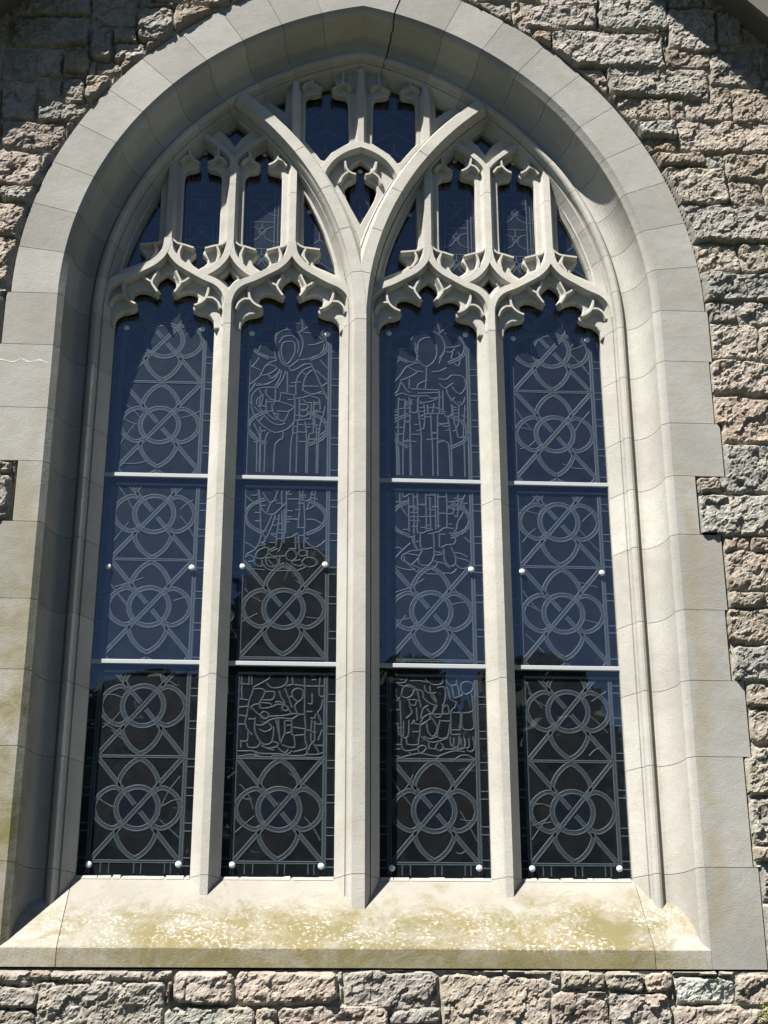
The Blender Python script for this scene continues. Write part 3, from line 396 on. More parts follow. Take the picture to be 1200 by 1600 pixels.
# the solid wall behind the facing: four pieces round the opening
mb = MB()
box(mb, -4.2, -1.72, -0.3, 0.255, -2.6, 4.1); box(mb, 1.72, 4.2, -0.3, 0.255, -2.6, 4.1); box(mb, -1.72, 1.72, -0.3, 0.255, -2.6, -0.45)
vs = [(-4.2, 4.1), (-1.9, 4.1), (-0.9, 4.36), (0, 4.62), (0.9, 4.36), (1.9, 4.1), (4.2, 4.1), (4.2, AZ-SL*(4.2-AX)+0.05), (AX, AZ+0.05), (-4.2, AZ-SL*(4.2+AX)+0.05)]
vs = [(-1.72, 4.1), (-1.2, 4.32), (0, 4.75), (1.2, 4.32), (1.72, 4.1), (AX+(AZ+0.05-4.1)/SL, 4.1), (AX, AZ+0.05), (AX-(AZ+0.05-4.1)/SL, 4.1)]
k = len(vs); mb.add([(x, -v, z) for v in (-0.3, 0.255) for x, z in vs], [tuple(range(k)), tuple(range(2*k-1, k-1, -1))]+[(i, (i+1) % k, (i+1) % k+k, i+k) for i in range(k)])
mb.build('wall_core', M_JOINT, wall)

# ------------------------------------------------------------------ gable eave above
roof = thing('gable_roof', 'steep overhanging gable roof whose weathered edge shows in the top right corner', 'roof', (AX, -0.3, AZ))
OV = 0.55
for s in (1, -1):
    d = Vector((s, -SL)).normalized(); nn_ = Vector((-d.y*s, d.x*s)) if s > 0 else Vector((d.y, -d.x))
    if nn_.y < 0: nn_ = -nn_
    L = 5.9; P0 = Vector((AX, AZ)); P1 = P0+d*L
    def slab(mb, a, b_, v0, v1, m=0):
        q = [P0+nn_*a, P1+nn_*a, P1+nn_*b_, P0+nn_*b_]; q[0].x = AX; q[3].x = AX; q[0].y = AZ+a/abs(nn_.y); q[3].y = AZ+b_/abs(nn_.y)
        mb.add([(p.x, -v, p.y) for v in (v0, v1) for p in q], [(0, 1, 2, 3), (7, 6, 5, 4), (0, 4, 5, 1), (1, 5, 6, 2), (2, 6, 7, 3), (3, 7, 4, 0)], m)
    mb = MB(); slab(mb, 0, 0.17, OV-0.028, OV); slab(mb, 0.17, 0.20, OV-0.045, OV+0.03); mb.build('bargeboard', M_FASCIA, roof)
    mb = MB(); slab(mb, 0.06, 0.085, -6.5, OV-0.048); mb.build('soffit', M_FASCIA, roof)
    mb = MB(); slab(mb, 0.203, 0.24, -6.5, OV+0.045)
    for r in range(28):
        a = P0+d*(r*0.21)+nn_*0.241; e = P0+d*(r*0.21+0.23)+nn_*0.252
        mb.add([(p.x, y, p.y+dz) for dz in (0, 0.008) for y in (-OV-0.05, 6.5) for p in (a, e)], [(4, 5, 7, 6), (1, 3, 7, 5), (0, 1, 5, 4), (2, 6, 7, 3)])
    mb.build('slate_slope', M_SLATE, roof)
mb = MB(); box(mb, -4.2, 4.2, -6.4, -6.2, -2.6, 3.2); box(mb, -4.2, -4.0, -6.2, -0.301, -2.6, 1.7); box(mb, 4.0, 4.2, -6.2, -0.301, -2.6, 1.9)
mb.build('side_and_rear_wall', M_JOINT, wall)

# ------------------------------------------------------------------ dressed stone surround
sur = thing('window_surround', 'pale dressed limestone arch and jambs with deep hollow moulding framing the window', 'window surround', (0, -0.3, ZS))
def cav(x0, v0, x1, v1, n_, bulge):                       # concave quarter from (x0,v0) to (x1,v1)
    out = []
    for i in range(n_+1):
        t = i/n_*PI/2; out.append((x1+(x0-x1)*math.cos(t)**1.0*1 if False else x0+(x1-x0)*(1-math.cos(t)), v0+(v1-v0)*math.sin(t)))
    return out
HOL = cav(1.386, 0.270, 1.298, 0.100, 9, 0)
PROF = [(1.417, 0.300), (1.389, 0.275)] + HOL + [(1.292, 0.101), (1.288, 0.107), (1.284, 0.115), (1.278, 0.122), (1.268, 0.127), (1.257, 0.125), (1.249, 0.117), (1.245, 0.106),
        (1.244, 0.092), (1.238, 0.080), (1.231, 0.083), (XG, 0.004), (XG, BACK)]
def prof_at(xo): return [(xo, 0.300)] + PROF + [(xo, BACK)]
def jamb_block(mb, s, z0, z1, xo, inset=0.0):
    pr = prof_at(xo); k = len(pr)
    pr = [(x+inset if 1.18 < x < 1.5 else x-inset*2, v-inset if v > 0 else v) for x, v in pr]
    vs = [(s*x, -v, z) for z in (z0, z1) for x, v in pr]
    mb.add(vs, [tuple(range(k)), tuple(range(2*k-1, k-1, -1))]+[(i, (i+1) % k, (i+1) % k+k, i+k) for i in range(k)])
JR = random.Random(8); JIT = []
for k_ in range(40): JIT.append((JIT[-1]*0.5 if JIT else 0)+JR.uniform(-0.0035, 0.0035))
def arc_block(mb, s, a0, a1, xo, inset=0.0, apex=False, nseg=6, j0=0, j1=0):
    pr = prof_at(xo); k = len(pr)
    pr = [(x+inset if 1.18 < x < 1.5 else x-inset*2, v-inset if v > 0 else v) for x, v in pr]
    vs = []
    for i in range(nseg+1):
        for q_, (x, v) in enumerate(pr):
            r = x+CX; e = math.acos(CX/r) if apex else a1+j1*JIT[q_]; aa = a0+j0*JIT[q_]; a = aa+(e-aa)*i/nseg
            vs.append((s*(-CX+r*math.cos(a)), -v, ZS+r*math.sin(a)))
    fs = [(i*k+j, i*k+(j+1) % k, (i+1)*k+(j+1) % k, (i+1)*k+j) for i in range(nseg) for j in range(k)]
    fs += [tuple(range(k)), tuple(nseg*k+j for j in reversed(range(k)))]
    mb.add(vs, fs)
G = 0.0012
for s, Q_ in ((1, QR), (-1, QL)):
    for z1, z0, xo in Q_:
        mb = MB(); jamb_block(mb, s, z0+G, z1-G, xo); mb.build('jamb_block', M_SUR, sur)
JA = [math.radians(7.15*k) for k in range(11)]
for s in (1, -1):
    for k in range(10):
        e = JA[k+1]
        if s > 0 and k == 9: e = math.radians(73.2)
        g = G/1.8; g1 = 0.0035 if (s > 0 and k == 9) else g
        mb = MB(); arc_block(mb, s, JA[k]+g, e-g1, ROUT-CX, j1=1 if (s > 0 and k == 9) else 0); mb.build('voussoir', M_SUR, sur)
mb = MB(); arc_block(mb, 1, math.radians(73.2)+0.0010, 0, ROUT-CX, apex=True, j0=1)
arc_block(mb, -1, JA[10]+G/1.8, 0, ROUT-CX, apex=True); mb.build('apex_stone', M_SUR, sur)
mb = MB()
for s in (1, -1):
    jamb_block(mb, s, -0.39, ZS+0.02, 1.50, 0.004)
    if s < 0: arc_block(mb, s, 0.01, 0, ROUT-CX-0.01, 0.004, True, 40)
    else: arc_block(mb, s, 0.01, math.radians(72.6), ROUT-CX-0.01, 0.004, False, 40)
mb.build('bed_joint', M_JOINT, sur)
# thin pale repair line across one left block
mb = MB(); random.seed(2); pts = [(-1.66+0.012*i, 2.262+0.006*math.sin(i*0.9)+random.uniform(-0.002, 0.002)+(0.004 if 7 < i < 14 else 0)) for i in range(20)]
for i in range(19):
    (xa, za), (xb, zb) = pts[i], pts[i+1]; h0 = 0.0014+0.0008*math.sin(i*1.3); h1 = 0.0014+0.0008*math.sin(i*1.3+1.3)
    mb.add([(xa, -0.3008, za-h0-0.0008), (xb, -0.3008, zb-h1-0.0008), (xb, -0.3008, zb+h1+0.0008), (xa, -0.3008, za+h0+0.0008), (xa, -0.298, za-h0), (xb, -0.298, zb-h1), (xb, -0.298, zb+h1), (xa, -0.298, za+h0)],
           [(0, 1, 2, 3), (3, 2, 6, 7), (0, 4, 5, 1)])
tag(mb.build('repair_seam', plain('seam_mortar', (0.46, 0.455, 0.43), nscale=60, amp=0.1), sur), 'thin white mortar seam across a left jamb block')

# ------------------------------------------------------------------ sloping sill
sill = thing('window_sill', 'sloping limestone sill stained with ochre lichen below the four lights', 'window sill', (0, -0.3, -0.393))
for x0, x1 in ((-1.68, -1.196), (-1.193, 1.187), (1.190, 1.6395)):
    mb = MB(); pr = [(0.302, -0.394), (0.302, -0.322), (0.298, -0.3155), (0.0, 0.0), (-0.03, 0.006), (BACK, 0.006), (BACK, -0.394)]
    xl, xr = max(x0, -1.4165), min(x1, 1.4165)
    nx = max(2, int((xr-xl)/0.05)); k = len(pr); vs = []
    for i in range(nx+1):
        x = xl+(xr-xl)*i/nx
        for v, z in pr: vs.append((x, -v, z))
    mb.add(vs, [(i*k+j, i*k+(j+1) % k, (i+1)*k+(j+1) % k, (i+1)*k+j) for i in range(nx) for j in range(k)]+[tuple(range(k)), tuple(nx*k+j for j in reversed(range(k)))])
    mb.build('sill_stone', M_SILL, sill)
mb = MB(); box(mb, -1.5, 1.5, -0.05, 0.25, -0.389, -0.30); sweep(mb, [(-1.41, -0.36), (1.41, -0.36)], [(-0.01, 0.0), (-0.01, 0.27), (0.0, 0.27), (0.0, 0.0)]); mb.build('bed_joint', M_JOINT, sill)
# ragged bead of white putty along the foot of the glass
mb = MB(); random.seed(9)
for c in CEN:
    x = c-W/2+0.004
    while x < c+W/2-0.01:
        l = random.uniform(0.02, 0.08); h = random.uniform(0.001, 0.007); x2 = min(x+l, c+W/2-0.002)
        mb.add([(x, 0.017, 0.0), (x2, 0.017, 0.0), (x2, 0.017, 0.004+h), (x, 0.017, 0.004+h*random.uniform(0.6, 1)), (x, -0.012, -0.010), (x2, -0.012, -0.010), (x2, -0.004, 0.002+h*0.6), (x, -0.004, 0.002+h*0.6)],
               [(4, 5, 6, 7), (7, 6, 2, 3), (0, 4, 7, 3), (1, 2, 6, 5)])
        x = x2+random.choice([0, 0, 0.004, 0.01])
mb.build('putty_bead', M_PUTTY, sill)
# ------------------------------------------------------------------ tracery
tra = thing('window_tracery', 'carved limestone mullions and cusped Perpendicular tracery dividing the arched window', 'window tracery', (0, -0.1, ZS))
SIDE = sym([(MS/2, BACK), (MS/2, 0.004), (0.040, 0.030), (0.027, 0.048), (0.0185, 0.066), (0.0165, 0.080)])
MAIN = sym([(MC/2, BACK), (MC/2, 0.004), (0.056, 0.082), (0.051, 0.078), (0.047, 0.096), (0.041, 0.112), (0.032, 0.124), (0.027, 0.138)])
def prof_s(half, depth, front):                           # tracery bar of a given back half-width, depth and front half-width
    return sym([(half, -0.011), (half, 0.004), (half*0.62, depth*0.40), (front*1.7, depth*0.62), (front*1.15, depth*0.84), (front, depth)])
ARCHP = [(math.copysign(0.080, u), v) if abs(u) > 0.09 else (u, v) for u, v in MAIN]
def inner(pr, e): return [(u-math.copysign(e, u), v-e if v > 0 else v) for u, v in pr]
ZJ = [-0.001, 0.868, 1.722, 2.62]
for x, pr, dep in ((-ULC, SIDE, 0.08), (0, MAIN, 0.138), (ULC, SIDE, 0.08)):
    mu = MB()
    for k in range(3): sweep(mu, [(x, ZJ[k]+G), (x, ZJ[k+1]-G)], pr)
    sweep(mu, [(x, -0.30), (x, ZJ[0]-G)], pr); sweep(mu, [(x, -0.28), (x, 2.63)], inner(pr, 0.003), 1)
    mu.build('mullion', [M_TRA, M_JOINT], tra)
def arc(cx, R, a0, a1, n_=40, s=1): return [(s*(cx+R*math.cos(a0+(a1-a0)*i/n_)), ZS+R*math.sin(a0+(a1-a0)*i/n_)) for i in range(n_+1)]
# two large sub-arches (their outer halves are the roll of the surround)
RS, CS = 1.63, -1.63
aend = math.acos((-ULC-CS)/RS)
for s in (1, -1):
    mb = MB(); cuts = [0, 0.16, 0.315, 0.47, 0.63, aend-0.018]
    for k in range(5): sweep(mb, arc(CS, RS, cuts[k]+0.001, cuts[k+1]-0.001, 10, s), [(u, v+(0.0 if s > 0 else -0.002) if v > 0.06 else v) for u, v in ARCHP])
    sweep(mb, arc(CS, RS, 0, aend-0.03, 40, s), inner(ARCHP, 0.004), 1)
    mb.build('sub_arch', [M_TRA, M_JOINT], tra)
# the other half of each sub-arch head, running beside the surround
a_l = math.acos((-ULC+0.0-(-CX))/1.59) if False else None
OG = [(0.0, 2.610), (0.0, 2.700), (0.004, 2.745), (0.024, 2.797), (0.062, 2.835), (0.121, 2.863), (0.178, 2.897), (0.235, 2.933), (0.272, 2.972), (0.294, 3.015), (0.3018, 3.075)]
MY = [(0.0, 3.075), (0.009, 3.012), (0.030, 2.965), (0.064, 2.923), (0.104, 2.892), (0.150, 2.872)]
UY = [(0.0, 3.46), (0.004, 3.540), (0.024, 3.582), (0.066, 3.624), (0.114, 3.664), (0.172, 3.706)]
TY = prof_s(0.030, 0.070, 0.0120)
TB = prof_s(0.046, 0.080, 0.0165); TU = prof_s(0.056, 0.078, 0.0150)
ds = lambda P: dense(P, 0.015)
def head_opening():                                       # main light head, from its centre line, clockwise from apex (x>=0)
    return [(0, 2.897), (0.020, 2.884), (0.038, 2.866), (0.047, 2.842), (0.046, 2.818), (0.036, 2.797), (0.034, 2.783), (0.043, 2.773), (0.058, 2.782), (0.080, 2.794), (0.104, 2.802),
            (0.130, 2.801), (0.150, 2.788), (0.158, 2.768), (0.154, 2.744), (0.140, 2.726), (0.133, 2.712), (0.138, 2.700), (0.150, 2.692), (0.172, 2.684), (0.198, 2.680), (0.222, 2.664), (0.236, 2.640), (0.240, 2.60)]
up = [(0, 3.672), (0.020, 3.655), (0.040, 3.630), (0.051, 3.598), (0.048, 3.574), (0.036, 3.556), (0.021, 3.543), (0.018, 3.528), (0.026, 3.514), (0.044, 3.506), (0.072, 3.501), (0.088, 3.488), (0.093, 3.465),
      (0.093, 3.095), (0.090, 3.062), (0.074, 3.052), (0.050, 3.046), (0.030, 3.040), (0.019, 3.028), (0.018, 3.012), (0.028, 3.000), (0.040, 2.984), (0.040, 2.966), (0.028, 2.950), (0, 2.930)]
sideo = [(0.358, 3.385), (0.352, 3.10), (0.360, 3.072), (0.392, 3.060), (0.432, 3.056), (0.447, 3.048), (0.446, 3.032), (0.428, 3.014), (0.412, 2.992), (0.412, 2.972), (0.428, 2.960), (0.470, 2.942), (0.520, 2.918), (0.512, 2.98), (0.493, 3.05), (0.462, 3.15), (0.425, 3.24), (0.385, 3.33)]
diam = [(0, 3.818), (0.034, 3.780), (0.074, 3.746), (0.034, 3.706), (0, 3.655), (-0.034, 3.706), (-0.074, 3.746), (-0.034, 3.780)]
eye = [(0, 2.930), (0.018, 2.902), (0.040, 2.882), (0.018, 2.864), (0, 2.836), (-0.018, 2.864), (-0.040, 2.882), (-0.018, 2.902)]
RIDGE = [(0.020, 0.018), (0.0045, 0.066), (-0.0045, 0.066), (-0.020, 0.018)]
def ridge(mb, P, k): sweep(mb, dense(P, 0.012), [(u, v-0.0004*k) for u, v in RIDGE])
def head_ridges(mb, cx, k0=0):
    for s in (1, -1):
        for j, P in enumerate(([(0.141, 2.712), (0.170, 2.726), (0.196, 2.755), (0.206, 2.80), (0.204, 2.845)], [(0.196, 2.755), (0.226, 2.756), (0.252, 2.735), (0.268, 2.70)],
                  [(0.041, 2.782), (0.058, 2.808), (0.070, 2.835), (0.056, 2.872), (0.044, 2.90)], [(0.070, 2.835), (0.095, 2.850), (0.122, 2.878)])):
            ridge(mb, shift(P, cx, s), k0+j)
def trefoil_ridges(mb, cx, dz=0, w_=0.15, k0=0):
    for s in (1, -1):
        for j, P in enumerate(([(0.024, 3.532), (0.048, 3.546), (0.068, 3.570), (0.074, 3.61), (0.070, 3.65)], [(0.068, 3.570), (0.096, 3.560), (0.115, 3.53)])):
            ridge(mb, [(cx+s*x*w_/0.15, z+dz) for x, z in P], k0+j)
def curl_ridges(mb, cx, k0=0):
    for s in (1, -1):
        ridge(mb, shift([(0.138, 3.085), (0.110, 3.058), (0.075, 3.048), (0.028, 3.032)], cx, s), k0); ridge(mb, shift([(0.085, 3.049), (0.098, 3.005), (0.090, 2.955)], cx, s), k0+1)
def mkside(P, cx, s): return [(cx+s*x, z) for x, z in (P if s > 0 else P[::-1])]
RG = XG+CX+0.044
for us in (-1, 1):
    U = us*ULC
    # web plate of the unit
    out = [(U+x, z) for x, z in [(-0.59, 2.60)]]
    left = [(x, z) for x, z in arc(-CX, RG, 0.0, 1.2, 60, -1)]   # main arch, left side at U=-ULC
    # symmetric unit: use the main arch curve on both sides, meeting at U
    side_ = [(-(XG+0.044-ULC)+(x+XG+0.044), z) for x, z in left if x+XG+0.044 <= (XG+0.044-ULC)]
    apz = ZS+math.sqrt(RG**2-(ULC+CX)**2)
    L_ = [(U+x, z) for x, z in side_]+[(U, apz)]; Rr = [(2*U-x, z) for x, z in reversed(side_ and [(U+a, b_) for a, b_ in side_])]
    h = head_opening(); hL = shift(h, U-0.3036, 1); hR = shift(h, U+0.3036, -1)
    o1 = [(U-0.3036-x, z) for x, z in reversed(h)]; 
    # bottom edge: left jamb -> light -> mullion -> light -> right jamb
    bl = [(U-0.3036+x*(-1), z) for x, z in reversed(h)]+[(U-0.3036+x, z) for x, z in h[1:]]
    br = [(U+0.3036+x*(-1), z) for x, z in reversed(h)]+[(U+0.3036+x, z) for x, z in h[1:]]
    outline = L_+Rr+list(reversed(br))+list(reversed(bl))
    holes = []
    for s in (-1, 1):
        holes.append([(U+s*0.1515+x, z) for x, z in mirror_closed(up)]); holes.append(mkside(sideo, U, s))
    holes.append(shift(diam, U)); holes.append(shift(eye, U))
    mb = MB(); plate(mb, outline, holes, -0.012, 0.036, 0.007)
    for s in (-1, 1):
        head_ridges(mb, U+s*0.3036, 0 if s < 0 else 6); trefoil_ridges(mb, U+s*0.1515, 0, 0.15, 0 if s < 0 else 6); curl_ridges(mb, U+s*0.1515, 0 if s < 0 else 6)
        ridge(mb, shift([(0.318, 3.085), (0.350, 3.058), (0.390, 3.050), (0.440, 3.044)], U, s), 2); ridge(mb, shift([(0.372, 3.052), (0.360, 3.01), (0.385, 2.96)], U, s), 3)
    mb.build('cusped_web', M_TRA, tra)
    # ogee heads
    for s in (-1, 1):
        e = 0.0006*(s+1)
        mb = MB()
        sweep(mb, ds(shift(OG, U, s)), [(u, v+e if v > 0.01 else v) for u, v in TB]); sweep(mb, ds(shift([(2*0.3036-x, z) for x, z in OG[1:]], U, s)), [(u, v+e+0.0012 if v > 0.01 else v) for u, v in TB])
        mb.build('ogee_head', M_TRA, tra)
    mb = MB()
    for s in (-1, 1): sweep(mb, ds(shift(MY, U, s)), [(u, v-0.0014-0.0005*s if v > 0.01 else v) for u, v in prof_s(0.036, 0.080, 0.0150)])
    mb.build('diamond_bar', M_TRA, tra)
    # uprights
    for x, z1 in ((-0.3036, 3.63), (0, 3.565), (0.3036, 3.63)):
        mb = MB(); zz = [3.03, 3.40, z1] if x == 0 else [3.03, 3.36, z1]
        for k in range(2): sweep(mb, [(U+x, zz[k]+G*(k > 0)), (U+x, zz[k+1]-G*(k == 0))], [(u, v-0.0022 if v > 0.01 else v) for u, v in TU])
        sweep(mb, [(U+x, zz[0]), (U+x, zz[2]-0.01)], inner(TU, 0.004), 1)
        if x == 0:
            for s in (-1, 1): sweep(mb, ds(shift(UY, U, s)), [(u, v-0.0006*s if v > 0.01 else v) for u, v in TY])
        mb.build('upright', [M_TRA, M_JOINT], tra)
# centre compartment
def subR(x): return ZS+math.sqrt(max(0, RS**2-(x-CS)**2))  # centre line height of the left sub-arch at x
def subL_off(x, off): return ZS+math.sqrt(max(0, (RS+off)**2-(x-CS)**2))
cc = arc(CS, RS, 0.10, aend, 30, 1)                       # up the left sub-arch
top = [(x, z) for x, z in arc(-CX, RG, 0.0, math.acos(CX/RG), 60, -1) if x > -ULC]
outline = cc+top+[(-x, z) for x, z in reversed(top[:-1])]+[(-x, z) for x, z in reversed(cc[1:])]
hx = 0.176
uph = [(0, 4.100), (0.024, 4.094), (0.042, 4.076), (0.046, 4.052), (0.040, 4.036), (0.030, 4.024), (0.028, 4.008), (0.040, 3.996), (0.062, 3.990), (0.094, 3.986), (0.106, 3.972), (0.110, 3.950)]
def big_light(s):                                         # traced for the left, mirrored for the right
    P = [(-hx+x, z) for x, z in reversed(uph)][::-1] if False else None
    Ls = [(-hx-x, z) for x, z in reversed(uph)]+[(-hx+x, z) for x, z in uph[1:]]   # left foot -> apex -> right foot
    Rt = [(-0.060, 3.70), (-0.095, 3.675), (-0.150, 3.635), (-0.185, 3.585)]
    xs = [-0.202-0.0168*i for i in range(6)]
    Bt = [(x, subL_off(x, MC/2)) for x in xs if x > -0.287]+[(-0.286, subL_off(-0.286, MC/2))]
    Q2 = Ls+Rt+Bt
    return [(s*-x if s > 0 else x, z) for x, z in Q2]
small = [(0, 3.592), (0.034, 3.568), (0.050, 3.545), (0.050, 3.530), (0.034, 3.512), (0.022, 3.498), (0.022, 3.484), (0.036, 3.472), (0.062, 3.456), (0.078, 3.436), (0.082, 3.405), (0.070, 3.36), (0.045, 3.305), (0, 3.215)]
cor = [(-0.388, 3.87), (-0.388, 4.000), (-0.410, 4.001), (-0.460, 3.975), (-0.500, 3.955), (-0.455, 3.925)]
tip = [(0, 4.188), (0.028, 4.170), (0, 4.150), (-0.028, 4.170)]
holes = [big_light(-1), big_light(1), mirror_closed(small), cor, [(-x, z) for x, z in cor], tip]
mb = MB(); plate(mb, outline, holes, -0.013, 0.037, 0.007)
for s in (-1, 1):
    trefoil_ridges(mb, s*hx, 0.478, 0.17, 0 if s < 0 else 6); ridge(mb, shift([(0.024, 3.492), (0.05, 3.50), (0.072, 3.525), (0.080, 3.57)], 0, s), 2); ridge(mb, shift([(0.06, 3.508), (0.09, 3.48), (0.105, 3.44)], 0, s), 3)
mb.build('cusped_web', M_TRA, tra)
CA = [(-0.205, 3.455), (-0.185, 3.515), (-0.150, 3.570), (-0.105, 3.612), (-0.055, 3.642), (0, 3.662)]
mb = MB()
for s in (1, -1): sweep(mb, dense(shift(CA, 0, s), 0.02), [(u, v+0.0005*s if v > 0.01 else v) for u, v in TB])
mb.build('centre_arch', M_TRA, tra)
for x, z0, z1 in ((-0.337, 3.66, 4.075), (0, 3.64, 4.135), (0.337, 3.66, 4.075)):
    mb = MB(); sweep(mb, [(x, z0), (x, z1)], [(u*0.95, v-0.0026 if v > 0.01 else v) for u, v in TU])
    if x == 0:
        for s in (-1, 1): sweep(mb, dense(shift([(0, 4.10), (0.02, 4.135), (0.06, 4.158), (0.13, 4.175)], 0, s), 0.02), [(u*0.7, v*0.8-0.003-0.0006*s if v > 0.01 else v) for u, v in TU])
    mb.build('upright', M_TRA, tra)
# crack joints in the head stones
for P in ([(-0.262, 4.13), (-0.250, 4.105), (-0.236, 4.085)], [(0.205, 4.15), (0.195, 4.12), (0.184, 4.09)]):
    mb = MB(); sweep(mb, P, [(-0.0022, 0.0), (-0.0022, 0.0376), (0.0022, 0.0376), (0.0022, 0.0)])
    mb.build('open_joint', M_JOINT, tra)

# ------------------------------------------------------------------ stained glass behind the protective glazing
VG = -0.030                                               # v of the leaded glass face
def came(mb, P, w_=0.0042, h=0.0020, m=1):
    n_ = len(P)
    for a, b_ in zip(P[:-1], P[1:]):
        a = Vector(a); b_ = Vector(b_)
        if (b_-a).length < 1e-5: continue
        d = (b_-a).normalized(); t = Vector((d.y, -d.x))*w_; e = d*w_*0.35; a2, b2 = a-e, b_+e
        q = [a2-t, a2+t, b2+t, b2-t]; r = [a2-t*0.35, a2+t*0.35, b2+t*0.35, b2-t*0.35]
        hz = h+0.0006*((hash((round(a.x*999), round(a.y*999))) % 7)/7)
        mb.add([(p.x, -VG, p.y) for p in q]+[(p.x, -VG-hz, p.y) for p in r], [(4, 5, 6, 7), (0, 4, 7, 3), (1, 2, 6, 5)], m)
def double(mb, P, off=0.0078, w_=0.0040):
    n_ = len(P)
    for s in (-1, 1):
        Q2 = []
        for i, p in enumerate(P):
            a = Vector(P[max(i-1, 0)]); b_ = Vector(P[min(i+1, n_-1)]); t = (b_-a).normalized(); Q2.append((p[0]+t.y*off*s, p[1]-t.x*off*s))
        came(mb, Q2, w_)
    for a, b_ in zip(P[:-1], P[1:]):
        a = Vector(a); b_ = Vector(b_); d = (b_-a).normalized(); t = Vector((d.y, -d.x))*off
        mb.add([(p.x, -VG-0.0012, p.y) for p in (a-t, a+t, b_+t, b_-t)], [(0, 1, 2, 3)], 2)
def ell(cx, cz, rx, rz, n_=36): return [(cx+rx*math.cos(2*PI*i/n_), cz+rz*math.sin(2*PI*i/n_)) for i in range(n_+1)]
def petal(cx, cz, ang, L=0.212, wdt=0.083, r0=0.088):
    out = []
    for s in (1, -1):
        P = []
        for i in range(13):
            t = i/12; u = r0*0.62+(L-r0*0.62)*t; h = wdt*(0.72+0.40*math.sin(min(1, t*2.2)*PI/2))*((1-t**2.3)**0.78 if L > 0.2 else (1-t**2.6)**0.62) if t < 1 else 0
            P.append((u, s*h))
        out.append([(cx+u*math.cos(ang)-v_*math.sin(ang), cz+u*math.sin(ang)+v_*math.cos(ang)) for u, v_ in P])
    return out
rnd = random.Random(11)
def fill(mb, loop, m, dv):
    tri = tessellate_polygon([[Vector((x, z, 0)) for x, z in loop]]); b0 = len(mb.v)
    mb.add([(x, -VG-dv, z) for x, z in loop], [tuple(t) for t in tri], m)
def motif(gl, ld, cx, cz, hw=0.190, hh=0.2265, frag=1):
    for k, a in enumerate((0, PI/2, PI, -PI/2)):
        L = 0.188 if k % 2 == 0 else 0.215
        e = petal(cx, cz, a, L)
        fill(gl, e[0]+list(reversed(e[1])), 1, 0.0004); [double(ld, q) for q in e]
    fill(gl, ell(cx, cz, 0.087, 0.087)[:-1], 2, 0.0007)
    double(ld, ell(cx, cz, 0.090, 0.090), 0.0085, 0.0045)
    double(ld, [(cx-hw, cz-hh), (cx+hw, cz+hh)], 0.0075); double(ld, [(cx-hw, cz+hh), (cx-0.012, cz+0.015)], 0.0075); double(ld, [(cx+0.012, cz-0.015), (cx+hw, cz-hh)], 0.0075)
    if frag:                                              # random repair leads
        for k in range(5):
            qx, qz = rnd.choice((-1, 1)), rnd.choice((-1, 1)); a = (cx+qx*rnd.uniform(0.03, 0.10), cz+qz*rnd.uniform(0.13, 0.2)); b_ = (cx+qx*rnd.uniform(0.13, 0.185), cz+qz*rnd.uniform(0.05, 0.21))
            if rnd.random() < 0.5: a = (cx+qx*rnd.uniform(0.09, 0.12), cz+qz*rnd.uniform(0.0, 0.05)); b_ = (cx+qx*rnd.uniform(0.17, 0.188), cz+qz*rnd.uniform(0.02, 0.15))
            mdl = ((a[0]+b_[0])/2+rnd.uniform(-0.01, 0.01), (a[1]+b_[1])/2+rnd.uniform(-0.01, 0.01)); came(ld, dense([a, mdl, b_], 0.02), 0.0035)
LINES = {1: [], 2: []}
for s in LEADS.split('|'):
    k, r = s.split(':'); a = [int(t)/1000 for t in r.split(',')]
    LINES[int(k)].append([(max(-0.185, min(0.185, a[i])), a[i+1]) for i in range(0, len(a), 2)])
ZCUT = 2.037
LBL = ['leaded glass of six quatrefoils behind the leftmost light', 'leaded glass with a haloed robed figure holding folds, left of the centre mullion',
       'leaded glass with a haloed standing saint with one hand raised, right of the centre mullion', 'leaded glass of six quatrefoils behind the rightmost light']
ZC = [0.295, 0.745, 1.205, 1.656, 2.110, 2.564]
